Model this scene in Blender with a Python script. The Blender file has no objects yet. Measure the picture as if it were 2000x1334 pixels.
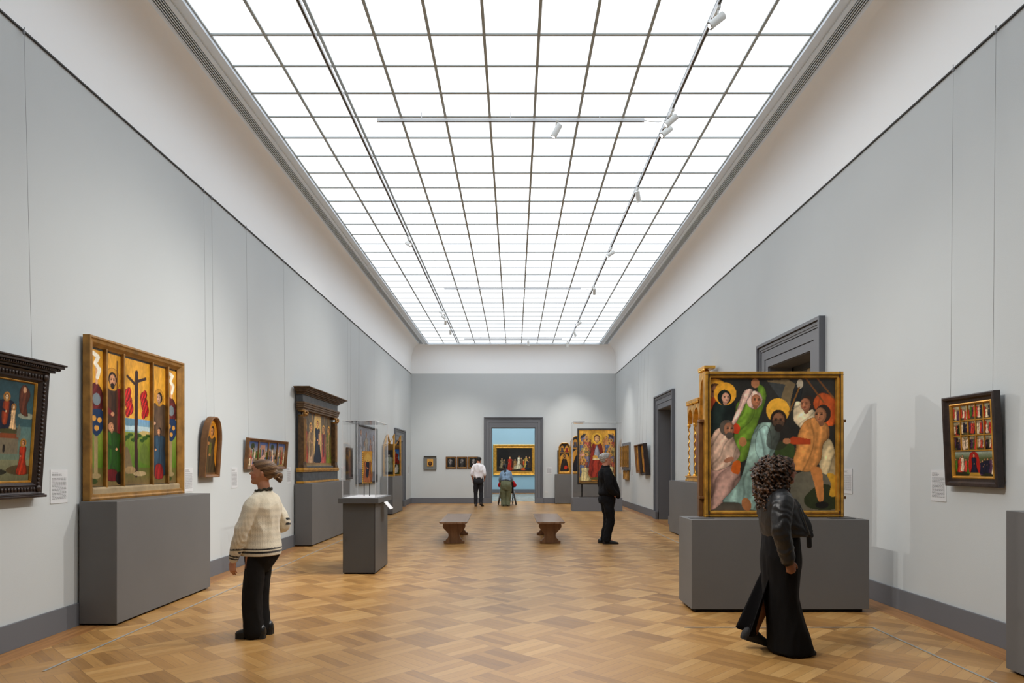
import bpy, math, random
import numpy as np
from mathutils import Vector, Matrix, Euler, noise as mnoise
PI = math.pi
R = math.radians
SC = bpy.context.scene
COL = SC.collection
random.seed(7)

# ------------------------------------------------------------ materials
MATS = {}
def lin(c):
    return tuple((x / 12.92 if x <= 0.04045 else ((x + 0.055) / 1.055) ** 2.4) for x in c)
def mat(name, col, rough=0.6, metal=0.0, bump=0.0, bscale=60.0, var=0.0, vscale=4.0, spec=0.5, emit=None, estr=0.0, sheen=0.0, coat=0.0):
    """col is sRGB 0..1"""
    if name in MATS: return MATS[name]
    m = bpy.data.materials.new(name); m.use_nodes = True
    nt = m.node_tree; b = nt.nodes['Principled BSDF']
    c = lin(col)
    b.inputs['Base Color'].default_value = (*c, 1)
    b.inputs['Roughness'].default_value = rough
    b.inputs['Metallic'].default_value = metal
    b.inputs['Specular IOR Level'].default_value = spec
    if coat: b.inputs['Coat Weight'].default_value = coat
    if sheen: b.inputs['Sheen Weight'].default_value = sheen
    if emit is not None:
        b.inputs['Emission Color'].default_value = (*emit, 1); b.inputs['Emission Strength'].default_value = estr
    if bump or var:
        tc = nt.nodes.new('ShaderNodeTexCoord')
    if bump:
        n = nt.nodes.new('ShaderNodeTexNoise'); n.inputs['Scale'].default_value = bscale; n.inputs['Detail'].default_value = 4
        nt.links.new(tc.outputs['Object'], n.inputs['Vector'])
        bp = nt.nodes.new('ShaderNodeBump'); bp.inputs['Strength'].default_value = bump; bp.inputs['Distance'].default_value = 0.004
        nt.links.new(n.outputs['Fac'], bp.inputs['Height']); nt.links.new(bp.outputs['Normal'], b.inputs['Normal'])
    if var:
        n2 = nt.nodes.new('ShaderNodeTexNoise'); n2.inputs['Scale'].default_value = vscale; n2.inputs['Detail'].default_value = 5
        nt.links.new(tc.outputs['Object'], n2.inputs['Vector'])
        r = nt.nodes.new('ShaderNodeValToRGB')
        r.color_ramp.elements[0].position = 0.3; r.color_ramp.elements[1].position = 0.7
        r.color_ramp.elements[0].color = (*[x * (1 - var) for x in c], 1)
        r.color_ramp.elements[1].color = (*[min(1, x * (1 + var)) for x in c], 1)
        nt.links.new(n2.outputs['Fac'], r.inputs['Fac']); nt.links.new(r.outputs['Color'], b.inputs['Base Color'])
    MATS[name] = m
    return m

def wood_mat(name, c0, c1, rough=0.4, scale=(2, 30, 30)):
    if name in MATS: return MATS[name]
    m = bpy.data.materials.new(name); m.use_nodes = True
    nt = m.node_tree; b = nt.nodes['Principled BSDF']
    tc = nt.nodes.new('ShaderNodeTexCoord'); mp = nt.nodes.new('ShaderNodeMapping'); mp.inputs['Scale'].default_value = scale
    n = nt.nodes.new('ShaderNodeTexNoise'); n.inputs['Scale'].default_value = 1.0; n.inputs['Detail'].default_value = 6; n.inputs['Distortion'].default_value = 0.6
    nt.links.new(tc.outputs['Object'], mp.inputs['Vector']); nt.links.new(mp.outputs['Vector'], n.inputs['Vector'])
    r = nt.nodes.new('ShaderNodeValToRGB')
    r.color_ramp.elements[0].position = 0.3; r.color_ramp.elements[1].position = 0.72
    r.color_ramp.elements[0].color = (*lin(c0), 1); r.color_ramp.elements[1].color = (*lin(c1), 1)
    nt.links.new(n.outputs['Fac'], r.inputs['Fac']); nt.links.new(r.outputs['Color'], b.inputs['Base Color'])
    b.inputs['Roughness'].default_value = rough
    MATS[name] = m
    return m

def attr_mat(name, rough=0.6, bump=0.0, bscale=80.0, metal=0.0, wave=0.0, spec=0.5, coat=0.0, sheen=0.0):
    if name in MATS: return MATS[name]
    m = bpy.data.materials.new(name); m.use_nodes = True
    nt = m.node_tree; b = nt.nodes['Principled BSDF']
    a = nt.nodes.new('ShaderNodeAttribute'); a.attribute_name = 'Col'
    nt.links.new(a.outputs['Color'], b.inputs['Base Color'])
    b.inputs['Roughness'].default_value = rough; b.inputs['Metallic'].default_value = metal
    b.inputs['Specular IOR Level'].default_value = spec
    if coat: b.inputs['Coat Weight'].default_value = coat; b.inputs['Coat Roughness'].default_value = 0.25
    if sheen: b.inputs['Sheen Weight'].default_value = sheen
    if bump:
        tc = nt.nodes.new('ShaderNodeTexCoord')
        n = nt.nodes.new('ShaderNodeTexNoise'); n.inputs['Scale'].default_value = bscale; n.inputs['Detail'].default_value = 3
        nt.links.new(tc.outputs['Object'], n.inputs['Vector'])
        bp = nt.nodes.new('ShaderNodeBump'); bp.inputs['Strength'].default_value = bump; bp.inputs['Distance'].default_value = 0.004
        nt.links.new(n.outputs['Fac'], bp.inputs['Height']); nt.links.new(bp.outputs['Normal'], b.inputs['Normal'])
    MATS[name] = m
    return m

def glass_mat():
    m = bpy.data.materials.new('clear_acrylic'); m.use_nodes = True
    nt = m.node_tree; nt.nodes.clear()
    o = nt.nodes.new('ShaderNodeOutputMaterial'); mx = nt.nodes.new('ShaderNodeMixShader')
    t = nt.nodes.new('ShaderNodeBsdfTransparent'); t.inputs['Color'].default_value = (0.988, 0.989, 0.99, 1)
    g = nt.nodes.new('ShaderNodeBsdfGlossy'); g.inputs['Roughness'].default_value = 0.03
    f = nt.nodes.new('ShaderNodeFresnel'); f.inputs['IOR'].default_value = 1.45
    gm = nt.nodes.new('ShaderNodeNewGeometry'); iv = nt.nodes.new('ShaderNodeMath'); iv.operation = 'SUBTRACT'; iv.inputs[0].default_value = 1; nt.links.new(gm.outputs['Backfacing'], iv.inputs[1])
    ml = nt.nodes.new('ShaderNodeMath'); ml.operation = 'MULTIPLY'; nt.links.new(f.outputs[0], ml.inputs[0]); nt.links.new(iv.outputs[0], ml.inputs[1])
    nt.links.new(ml.outputs[0], mx.inputs['Fac']); nt.links.new(t.outputs[0], mx.inputs[1]); nt.links.new(g.outputs[0], mx.inputs[2])
    nt.links.new(mx.outputs[0], o.inputs['Surface'])
    return m

# ------------------------------------------------------------ mesh builder
class MB:
    def __init__(s, M=None):
        s.v = []; s.f = []; s.mi = []; s.M = M; s.cur = 0
    def add(s, vs, fs):
        k = len(s.v)
        if s.M is not None: vs = [tuple(s.M @ Vector(p)) for p in vs]
        s.v += [tuple(p) for p in vs]; s.f += [tuple(i + k for i in f) for f in fs]; s.mi += [s.cur] * len(fs)
        return s
    def box(s, x0, x1, y0, y1, z0, z1):
        if x0 > x1: x0, x1 = x1, x0
        if y0 > y1: y0, y1 = y1, y0
        if z0 > z1: z0, z1 = z1, z0
        return s.add([(x0,y0,z0),(x1,y0,z0),(x1,y1,z0),(x0,y1,z0),(x0,y0,z1),(x1,y0,z1),(x1,y1,z1),(x0,y1,z1)],
              [(0,3,2,1),(4,5,6,7),(0,1,5,4),(1,2,6,5),(2,3,7,6),(3,0,4,7)])
    def loft(s, rings, cap=True, closed=True):
        n = len(rings[0]); vs = [p for r in rings for p in r]; fs = []
        for i in range(len(rings) - 1):
            for j in range(n if closed else n - 1):
                a = i * n + j; b = i * n + (j + 1) % n
                fs.append((a, b, b + n, a + n))
        if cap:
            fs.append(tuple(range(n - 1, -1, -1))); fs.append(tuple((len(rings) - 1) * n + j for j in range(n)))
        return s.add(vs, fs)
    def tube(s, pts, radii, n=12, sq=None, cap=True, up=None, dome=True):
        """sq: per point (ra, rb) multipliers"""
        pts = [Vector(p) for p in pts]
        if not hasattr(radii, '__len__'): radii = [radii] * len(pts)
        radii = list(radii)
        if sq is None: sq = [(1, 1)] * len(pts)
        elif not hasattr(sq[0], '__len__'): sq = [sq] * len(pts)
        sq = list(sq)
        if dome:
            d0 = (pts[0] - pts[1]).normalized(); d1 = (pts[-1] - pts[-2]).normalized()
            pre = [(pts[0] + d0 * radii[0] * math.sin(a), radii[0] * math.cos(a), sq[0]) for a in (1.35, 0.95, 0.5)]
            post = [(pts[-1] + d1 * radii[-1] * math.sin(a), radii[-1] * math.cos(a), sq[-1]) for a in (0.5, 0.95, 1.35)]
            pts = [p[0] for p in pre] + pts + [p[0] for p in post]
            radii = [p[1] for p in pre] + radii + [p[1] for p in post]
            sq = [p[2] for p in pre] + sq + [p[2] for p in post]
        rings = []
        u = Vector(up) if up is not None else None
        for i, p in enumerate(pts):
            t = (pts[min(i + 1, len(pts) - 1)] - pts[max(i - 1, 0)]).normalized()
            if u is None:
                u = Vector((0, 0, 1)) if abs(t.z) < 0.9 else Vector((1, 0, 0))
            a = (u - t * u.dot(t)); a = a.normalized() if a.length > 1e-6 else t.orthogonal().normalized()
            b = t.cross(a); u = a if up is None else Vector(up)
            r = radii[i]; sa, sb = sq[i]
            rings.append([tuple(p + a * (r * sa * math.cos(2*PI*k/n)) + b * (r * sb * math.sin(2*PI*k/n))) for k in range(n)])
        return s.loft(rings, cap)
    def cyl(s, p0, p1, r0, r1=None, n=20):
        return s.tube([p0, p1], [r0, r0 if r1 is None else r1], n=n, dome=False)
    def ball(s, c, r, n=16, m=10):
        if not hasattr(r, '__len__'): r = (r, r, r)
        rings = []
        for i in range(1, m):
            a = PI * i / m
            rings.append([(c[0] + r[0]*math.sin(a)*math.cos(2*PI*j/n), c[1] + r[1]*math.sin(a)*math.sin(2*PI*j/n), c[2] - r[2]*math.cos(a)) for j in range(n)])
        return s.loft(rings)
    def prism(s, poly, axis, t0, t1):
        """poly: 2D points; axis the extrusion axis; coords of the other two in cyclic order x:(y,z) y:(x,z) z:(x,y)"""
        def P(a, b, t):
            return (t, a, b) if axis == 'x' else (a, t, b) if axis == 'y' else (a, b, t)
        return s.loft([[P(a, b, t0) for a, b in poly], [P(a, b, t1) for a, b in poly]])
    def grid(s, P, nu, nv):
        vs = [P(i / (nu - 1), j / (nv - 1)) for j in range(nv) for i in range(nu)]
        fs = [(j*nu+i, j*nu+i+1, (j+1)*nu+i+1, (j+1)*nu+i) for j in range(nv-1) for i in range(nu-1)]
        return s.add(vs, fs)
    def mesh(s, name):
        me = bpy.data.meshes.new(name)
        me.from_pydata(s.v, [], s.f)
        me.polygons.foreach_set('material_index', s.mi)
        me.update()
        return me
    def build(s, name, m, parent=None, smooth=False, bevel=0.0, auto=None, fix=False):
        me = s.mesh(name)
        if fix:
            import bmesh
            bm = bmesh.new(); bm.from_mesh(me); bmesh.ops.recalc_face_normals(bm, faces=bm.faces); bm.to_mesh(me); bm.free()
        for x in (m if isinstance(m, (list, tuple)) else [m]): me.materials.append(x)
        o = bpy.data.objects.new(name, me); COL.objects.link(o)
        if parent is not None: o.parent = parent
        if smooth: me.polygons.foreach_set('use_smooth', [True] * len(me.polygons))
        if auto: me.set_sharp_from_angle(angle=R(auto))
        if bevel:
            b = o.modifiers.new('bevel', 'BEVEL'); b.width = bevel; b.segments = 2; b.limit_method = 'ANGLE'
        return o

def tag(o, label, cat, group=None):
    o['label'] = label; o['category'] = cat
    if group: o['group'] = group
    return o
def struct(o):
    o['kind'] = 'structure'; return o
def thing(name, label, cat, loc=(0, 0, 0), rz=0.0, group=None, tilt=0.0):
    o = bpy.data.objects.new(name, None); COL.objects.link(o); o.empty_display_size = 0.1
    o.location = loc; o.rotation_euler = (tilt, 0, rz)
    return tag(o, label, cat, group)
def copy_tree(o, parent=None):
    c = o.copy(); COL.objects.link(c)
    if parent is not None: c.parent = parent
    for ch in [x for x in o.children]: copy_tree(ch, c)
    return c

# ------------------------------------------------------------ the room's measures (metres, camera at the origin, looking along +Y)
F = 1345.0
H_EYE = 1.55
XL, XR, YB, YF = -4.231, 4.147, 28.15, -4.0
XM = (XL + XR) / 2
ZG = 5.30           # top of the grey wall
ZC = 6.468          # skylight plane
ZA = 1.20           # plinth height
# ------------------------------------------------------------ surfaces
M_wall = mat('grey_wall_paint', (0.755, 0.777, 0.784), 0.85, bump=0.25, bscale=220, var=0.02, vscale=0.6, spec=0.2)
M_cove = mat('white_plaster', (0.955, 0.965, 0.97), 0.9, bump=0.1, bscale=30, spec=0.2)
M_base = mat('slate_grey_trim', (0.405, 0.415, 0.435), 0.55, bump=0.08, bscale=90, spec=0.35)
M_plinth = mat('plinth_grey_paint', (0.395, 0.395, 0.395), 0.5, bump=0.12, bscale=150, var=0.04, vscale=1.5, spec=0.4)
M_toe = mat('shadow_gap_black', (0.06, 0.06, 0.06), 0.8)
M_grille = mat('cream_metal_trim', (0.90, 0.945, 0.985), 0.55)
M_dark = mat('dark_slot', (0.05, 0.05, 0.05), 0.8)
M_rail = mat('dark_rail', (0.2, 0.2, 0.2), 0.6)
M_bar = mat('glazing_bar_metal', (0.66, 0.69, 0.69), 0.5)
M_white = mat('white_powder_coat', (0.86, 0.87, 0.86), 0.35)
M_track = mat('track_silver', (0.74, 0.75, 0.76), 0.35, metal=0.3)
M_tape = mat('grey_floor_tape', (0.60, 0.60, 0.58), 0.5)

def floor_mat():
    m = bpy.data.materials.new('oak_basket_parquet'); m.use_nodes = True
    nt = m.node_tree; N = nt.nodes; L = nt.links; b = N['Principled BSDF']
    def math_(op, a, c=None):
        n = N.new('ShaderNodeMath'); n.operation = op
        for k, x in enumerate([a, c]):
            if x is None: continue
            if isinstance(x, (int, float)): n.inputs[k].default_value = x
            else: L.new(x, n.inputs[k])
        return n.outputs[0]
    tc = N.new('ShaderNodeTexCoord')
    mp = N.new('ShaderNodeMapping'); mp.vector_type = 'TEXTURE'
    mp.inputs['Location'].default_value = (-3.60, 5.53, 0); mp.inputs['Rotation'].default_value = (0, 0, R(45)); mp.inputs['Scale'].default_value = (0.445, 0.445, 1)
    L.new(tc.outputs['Object'], mp.inputs['Vector'])
    sp = N.new('ShaderNodeSeparateXYZ'); L.new(mp.outputs['Vector'], sp.inputs[0])
    u, v = sp.outputs['X'], sp.outputs['Y']
    fu, fv = math_('FLOOR', u), math_('FLOOR', v)
    par = math_('FLOORED_MODULO', math_('ADD', fu, fv), 2.0)          # 0 or 1
    ipar = math_('SUBTRACT', 1.0, par)
    # across coordinate: parity 1 -> strips split along u ; parity 0 -> along v
    ac = math_('ADD', math_('MULTIPLY', u, par), math_('MULTIPLY', v, ipar))
    al = math_('ADD', math_('MULTIPLY', v, par), math_('MULTIPLY', u, ipar))
    sid = math_('FLOOR', math_('MULTIPLY', ac, 5.0))
    # random per strip
    cb = N.new('ShaderNodeCombineXYZ'); L.new(sid, cb.inputs[0]); L.new(math_('FLOOR', al), cb.inputs[1]); L.new(par, cb.inputs[2])
    wn = N.new('ShaderNodeTexWhiteNoise'); wn.noise_dimensions = '3D'; L.new(cb.outputs[0], wn.inputs['Vector'])
    cb2 = N.new('ShaderNodeCombineXYZ'); L.new(fu, cb2.inputs[0]); L.new(fv, cb2.inputs[1])
    wn2 = N.new('ShaderNodeTexWhiteNoise'); L.new(cb2.outputs[0], wn2.inputs['Vector'])
    # grain
    cg = N.new('ShaderNodeCombineXYZ'); L.new(math_('MULTIPLY', al, 1.2), cg.inputs[0]); L.new(math_('MULTIPLY', ac, 22.0), cg.inputs[1]); L.new(math_('MULTIPLY', wn.outputs['Value'], 37.0), cg.inputs[2])
    gn = N.new('ShaderNodeTexNoise'); gn.inputs['Scale'].default_value = 1.6; gn.inputs['Detail'].default_value = 6; gn.inputs['Distortion'].default_value = 0.5
    L.new(cg.outputs[0], gn.inputs['Vector'])
    # tone = .32*strip + .2*block + .28*grain + .3*parity; parity paints in sheen by strip direction
    tone = math_('ADD', math_('ADD', math_('MULTIPLY', wn.outputs['Value'], 0.24), math_('MULTIPLY', wn2.outputs['Value'], 0.13)),
                 math_('ADD', math_('MULTIPLY', gn.outputs['Fac'], 0.42), math_('MULTIPLY', ipar, 0.19)))
    r = N.new('ShaderNodeValToRGB'); e = r.color_ramp.elements
    e[0].position = 0.12; e[0].color = (*lin((0.50, 0.35, 0.19)), 1)
    e[1].position = 0.92; e[1].color = (*lin((0.83, 0.67, 0.435)), 1)
    k = e.new(0.5); k.color = (*lin((0.71, 0.53, 0.30)), 1)
    L.new(tone, r.inputs['Fac'])
    # gaps
    def edge(x, mul, w):
        fr = math_('FRACT', math_('MULTIPLY', x, mul))
        d = math_('MINIMUM', fr, math_('SUBTRACT', 1.0, fr))
        return math_('LESS_THAN', d, w)
    gap = math_('MAXIMUM', math_('MAXIMUM', edge(ac, 5.0, 0.018), edge(u, 1.0, 0.004)), edge(v, 1.0, 0.004))
    mx = N.new('ShaderNodeMix'); mx.data_type = 'RGBA'
    L.new(math_('MULTIPLY', gap, 0.55), mx.inputs[0]); L.new(r.outputs['Color'], mx.inputs[6]); mx.inputs[7].default_value = (0.09, 0.05, 0.025, 1)
    L.new(mx.outputs[2], b.inputs['Base Color'])
    ro = math_('ADD', 0.26, math_('MULTIPLY', gn.outputs['Fac'], 0.16)); L.new(ro, b.inputs['Roughness'])
    b.inputs['Specular IOR Level'].default_value = 0.55
    bp = N.new('ShaderNodeBump'); bp.inputs['Strength'].default_value = 0.12; bp.inputs['Distance'].default_value = 0.002
    L.new(math_('SUBTRACT', gn.outputs['Fac'], gap), bp.inputs['Height']); L.new(bp.outputs['Normal'], b.inputs['Normal'])
    return m
M_floor = floor_mat()
M_border = wood_mat('oak_border_plank', (0.56, 0.38, 0.21), (0.72, 0.52, 0.31), 0.32, scale=(30, 1.2, 30))

# floor, with the plank border along the walls
struct(MB().box(XL - .5, XR + .5, YF - .3, 29.75, -.1, 0).build('floor', M_floor))
f = MB(); t = 0.0015
f.box(XL, XL + .26, YF, YB, 0, t).box(XR - .26, XR, YF, YB, 0, t)
f.box(XL + .26, -1.3, YB - .26, YB, 0, t).box(1.2, XR - .26, YB - .26, YB, 0, t)
struct(f.build('trim_floor_border', M_border))

def door_unit(n, side, c, w_out, h_out, w_in, h_in, depth, wallpos, cas=0.085):
    """painted stepped architrave and lined reveal; local frame: x along the wall, -y towards the room"""
    rz = {'back': 0, 'left': R(90), 'right': R(-90)}[side]
    loc = (c, wallpos, 0) if side == 'back' else (wallpos, c, 0)
    root = bpy.data.objects.new('door_%d' % n, None); COL.objects.link(root); struct(root)
    root.location = loc; root.rotation_euler = (0, 0, rz)
    def ring(x0, z0, x1, z1, d0, d1):
        b = MB()   # U-shaped band between outer half width x0/top z0 and inner x1/z1, from y=-d0 to y=-d1
        for sx in (-1, 1):
            b.box(sx * x1, sx * x0, -d0, -d1, 0, z0)
        b.box(-x1, x1, -d0, -d1, z1, z0)
        return b
    wo, wi = w_out / 2, w_in / 2
    tot = wo - wi
    A = MB()
    def band(a, b_, d):
        z0 = h_out - tot * a; z1 = h_out - tot * b_ if b_ < 1 else h_in
        x0 = wo - tot * a; x1 = wo - tot * b_
        for sx in (-1, 1): A.box(sx * x1, sx * x0, -d, -0.0, 0, z0)
        A.box(-x1, x1, -d, -0.0, z1, z0)
    band(0, .11, cas); band(.11, .14, cas * .3); band(.14, .24, cas * .66); band(.24, .32, cas * .52); band(.32, .35, cas * .12); band(.35, .68, cas * .45); band(.68, .71, cas * .1); band(.71, 1.0, cas * .34)
    struct(A.build('casing', M_base, root))
    B = MB()
    for sx in (-1, 1): B.box(sx * (wi - .10), sx * (wo + .012), -cas - .02, 0, 0, .27); 
    # plinth blocks only under the casing
    B = MB()
    for sx in (-1, 1): B.box(sx * wi, sx * (wo + .01), -cas - .015, 0, 0, .225)
    struct(B.build('casing_foot', M_base, root, bevel=.004))
    Rv = MB()
    for sx in (-1, 1): Rv.box(sx * (wi - .012), sx * (wi + .02), -.002, depth + .002, 0, h_in)
    Rv.box(-wi, wi, -.002, depth + .002, h_in - .012, h_in + .02)
    struct(Rv.build('jamb_lining', M_base, root))
    return root

def wall_with_hole(name, pts):
    b = MB()
    for p in pts: b.box(*p)
    return struct(b.build(name, M_wall))
W2 = 0.6  # wall thickness
BX0, BX1, BZ = -0.946, 0.850, 3.10
wall_with_hole('wall_back', [(XL - W2, BX0, YB, YB + W2, 0, ZG), (BX1, XR + W2, YB, YB + W2, 0, ZG), (BX0, BX1, YB, YB + W2, BZ, ZG)])
D1 = (24.15, 26.25); D2 = (17.8, 20.15); D3 = (9.19, 11.59)
d1i = (D1[0] + .36, D1[1] - .36); d2i = (D2[0] + .36, D2[1] - .36); d3i = (D3[0] + .40, D3[1] - .40)
wall_with_hole('wall_left', [(XL - W2, XL, YF, d1i[0], 0, ZG), (XL - W2, XL, d1i[1], YB, 0, ZG), (XL - W2, XL, d1i[0], d1i[1], 2.46, ZG)])
wall_with_hole('wall_right', [(XR, XR + W2, YF, d3i[0], 0, ZG), (XR, XR + W2, d3i[1], d2i[0], 0, ZG), (XR, XR + W2, d2i[1], YB, 0, ZG),
                              (XR, XR + W2, d3i[0], d3i[1], 3.15, ZG), (XR, XR + W2, d2i[0], d2i[1], 3.15, ZG)])
struct(MB().box(XL - W2, XR + W2, YF - .3, YF, 0, ZG).build('wall_front', M_wall))
door_unit(1, 'left', sum(D1) / 2, D1[1] - D1[0], 2.87, d1i[1] - d1i[0], 2.46, W2, XL)
door_unit(2, 'right', sum(D2) / 2, D2[1] - D2[0], 3.54, d2i[1] - d2i[0], 3.15, W2, XR)
door_unit(3, 'right', sum(D3) / 2, D3[1] - D3[0], 3.55, d3i[1] - d3i[0], 3.15, W2, XR)
door_unit(4, 'back', (BX0 + BX1) / 2, 2.41, 3.52, BX1 - BX0, BZ, W2, YB)

# baseboards
def base(name, segs):
    b = MB()
    for s in segs: b.box(*s)
    return struct(b.build(name, M_base, bevel=.004))
bt, bh = .022, .222
base('baseboard_left', [(XL, XL + bt, YF, D1[0], 0, bh), (XL, XL + bt, D1[1], YB, 0, bh)])
base('baseboard_right', [(XR - bt, XR, YF, D3[0], 0, bh), (XR - bt, XR, D3[1], D2[0], 0, bh), (XR - bt, XR, D2[1], YB, 0, bh)])
base('baseboard_back', [(XL + bt, -1.253, YB - bt, YB, 0, bh), (1.157, XR - bt, YB - bt, YB, 0, bh)])

# cove: vertical then curving in to the cornice
def cove_profile():
    pts = [(0.0, ZG), (0.0, ZG + .42)]
    for k in range(1, 15):
        a = k / 14 * PI / 2
        pts.append((.375 * (1 - math.cos(a)), ZG + .42 + (ZC - .02 - ZG - .42) * math.sin(a)))
    return pts
cp = cove_profile()
SX0, SX1, SY0, SY1 = -3.479, 3.409, 27.68 - 41 * .6192, 27.68
for nm, A_, B_, nx, ny in (('left', (XL, YF), (XL, YB), 1, 0), ('right', (XR, YB), (XR, YF), -1, 0), ('back', (XL, YB), (XR, YB), 0, -1)):
    b = MB(); rings = []
    for (d, z) in cp:
        if nx: rings.append([(A_[0] + nx * d, (YF if A_[1] == YF else YB - d), z), (B_[0] + nx * d, (YB - d if B_[1] == YB else YF), z)])
        else: rings.append([(XL + d, YB - d, z), (XR - d, YB - d, z)])
    b.loft(rings, cap=False, closed=False)
    # closing back so the cove has body
    struct(b.build('wall_%s_cove' % nm, M_cove, smooth=True))
# ceiling slab above everything and cornice band around the skylight
cx0, cx1, cy1 = XL + .375, XR - .375, YB - .375
c = MB()
c.box(XL - W2, XR + W2, YF - .3, YB + W2, 6.9, 7.0)
c.box(cx0 - .3, cx1 + .3, YF - .3, SY0, ZC - .03, ZC + .05)  # unseen solid strip ends the skylight early, to dim the near walls
struct(c.build('ceiling', M_cove))
c = MB()
zc = ZC - .02
for sx, xa, xb in ((-1, cx0, SX0), (1, cx1, SX1)):
    # outer thin fillet, slot field, inner stepped trim
    w = xb - xa
    c.box(xa, xa + w * .09, YF, cy1, zc - .012, zc + .05)
    c.box(xa + w * .50, xa + w * .66, YF, cy1, zc - .030, zc + .05)
    c.box(xa + w * .66, xa + w * .93, YF, cy1, zc - .012, zc + .05)
    c.box(xa + w * .93, xb, YF, cy1, zc - .03, zc + .05)
    for k in range(6):
        x = xa + w * (.10 + .075 * k)
        c.box(x, x + w * .030, YF, cy1 - .02, zc - .012, zc - .004)
c.box(cx0, cx1, SY1, cy1 + .01, zc - .012, zc + .05)
c.box(SX0, SX1, SY1 - .001, SY1 + .04, zc - .03, zc + .05)
struct(c.build('trim_1', M_grille))
c = MB()
for xa, xb in ((cx0, SX0), (cx1, SX1)): c.box(xa, xa + (xb - xa) * .55, YF, cy1, zc + .04, zc + .06)
struct(c.build('trim_2', M_dark))
struct(MB().box(cx0 - .4, cx1 + .4, YF, YF - .3, ZG, 6.9).build('wall_front_upper', M_cove))
# picture rail
c = MB(); rh = .022
c.box(XL, XL + .018, YF, YB, ZG - rh, ZG - .008).box(XR - .018, XR, YF, YB, ZG - rh, ZG - .008)
struct(c.build('trim_picture_rail', M_rail))

# skylight: luminous diffusing panes with daylight behind them, and the bars
def pane_mat():
    m = bpy.data.materials.new('daylit_diffusing_glass'); m.use_nodes = True
    nt = m.node_tree; N = nt.nodes; L = nt.links; N.clear()
    o = N.new('ShaderNodeOutputMaterial'); e = N.new('ShaderNodeEmission')
    tc = N.new('ShaderNodeTexCoord'); mp = N.new('ShaderNodeMapping'); mp.inputs['Scale'].default_value = (1.1, .35, 1)
    n = N.new('ShaderNodeTexNoise'); n.inputs['Scale'].default_value = .9; n.inputs['Detail'].default_value = 3
    L.new(tc.outputs['Object'], mp.inputs[0]); L.new(mp.outputs[0], n.inputs['Vector'])
    r = N.new('ShaderNodeValToRGB'); r.color_ramp.elements[0].position = .3; r.color_ramp.elements[1].position = .62
    r.color_ramp.elements[0].color = (.84, .89, .97, 1); r.color_ramp.elements[1].color = (.93, .965, 1, 1)
    L.new(n.outputs['Fac'], r.inputs['Fac']); L.new(r.outputs['Color'], e.inputs['Color']); e.inputs['Strength'].default_value = PANE
    L.new(e.outputs[0], o.inputs['Surface'])
    return m
PANE = 0.9
sk = bpy.data.objects.new('window_1', None); COL.objects.link(sk); struct(sk)
NX, NY = 11, 41
px, py = (SX1 - SX0) / NX, .6192
b = MB()
b.box(SX0, SX1, SY0, SY1, ZC + .01, ZC + .016)
struct(b.build('window_pane', pane_mat(), sk))
b = MB()
for i in range(NX + 1):
    x = SX0 + i * px; b.box(x - .017, x + .017, SY0, SY1, ZC - .008, ZC + .01)
for j in range(NY + 1):
    y = SY0 + j * py; b.box(SX0, SX1, y - .016, y + .016, ZC - .005, ZC + .01)
struct(b.build('window_bars', M_bar, sk))

# tape line on the floor
def tape(name, pts, label, w=.022):
    b = MB()
    for (x0, y0), (x1, y1) in zip(pts, pts[1:]):
        d = Vector((x1 - x0, y1 - y0, 0)).normalized(); n = Vector((-d.y, d.x, 0)) * w / 2
        a, c = Vector((x0, y0, .0022)), Vector((x1, y1, .0022))
        b.add([a - n, c - n, c + n, a + n, a - n + Vector((0,0,.0012)), c - n + Vector((0,0,.0012)), c + n + Vector((0,0,.0012)), a + n + Vector((0,0,.0012))],
              [(0,3,2,1),(4,5,6,7),(0,1,5,4),(1,2,6,5),(2,3,7,6),(3,0,4,7)])
    return tag(b.build(name, M_tape), label, 'floor tape')
tape('floor_tape', [(-3.545, 5.18), (-3.58, 14.3), (-3.52, 20.6)], 'thin grey tape line on the parquet running along the left wall')
tape('floor_tape', [(1.62, 6.58), (3.42, 6.58), (3.43, 3.6)], 'grey tape line bending round the big plinth and on along the right wall')
tape('floor_tape', [(3.25, 16.6), (3.30, 12.2)], 'short grey tape line beside the gilded altarpiece plinth, right of the room')

# blue room beyond the back doorway
G_glass = glass_mat()
M_blue = mat('blue_wall_paint', (0.60, 0.73, 0.79), 0.85, bump=.1, bscale=100, spec=.2)
M_nfloor = mat('pale_grey_floor', (0.60, 0.61, 0.58), 0.22, var=.05, vscale=2)
M_fill = mat('fill_panel_glow', (1, 1, 1), .5, emit=(1, 1, 1), estr=2.4)
Y2 = 38.1
struct(MB().box(-6, 6, 29.75, Y2 + .3, -.1, -.0).build('floor_blue_room', M_nfloor))
struct(MB().box(-6, 6, Y2, Y2 + .3, 0, 6).build('wall_blue_room', M_blue))
struct(MB().box(-6.3, -6, YB + W2, Y2, 0, 6).build('wall_blue_room_left', M_blue))
struct(MB().box(6, 6.3, YB + W2, Y2, 0, 6).build('wall_blue_room_right', M_blue))
struct(MB().box(-6, 6, Y2 - .03, Y2, 0, .23).build('baseboard_blue_room', M_base))
struct(MB().box(-6, 6, Y2 - .12, Y2 - .03, 0, .03).build('trim_oak_blue_room', M_border))
struct(MB().box(-6.3, 6.3, YB + W2, Y2 + .3, 6, 6.2).build('ceiling_blue_room', M_cove))
struct(MB().box(-2.5, 2.5, 30.5, 36.5, 5.93, 5.97).build('window_2', M_fill))  # unseen glowing ceiling panel, added to light the blue room
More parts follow.
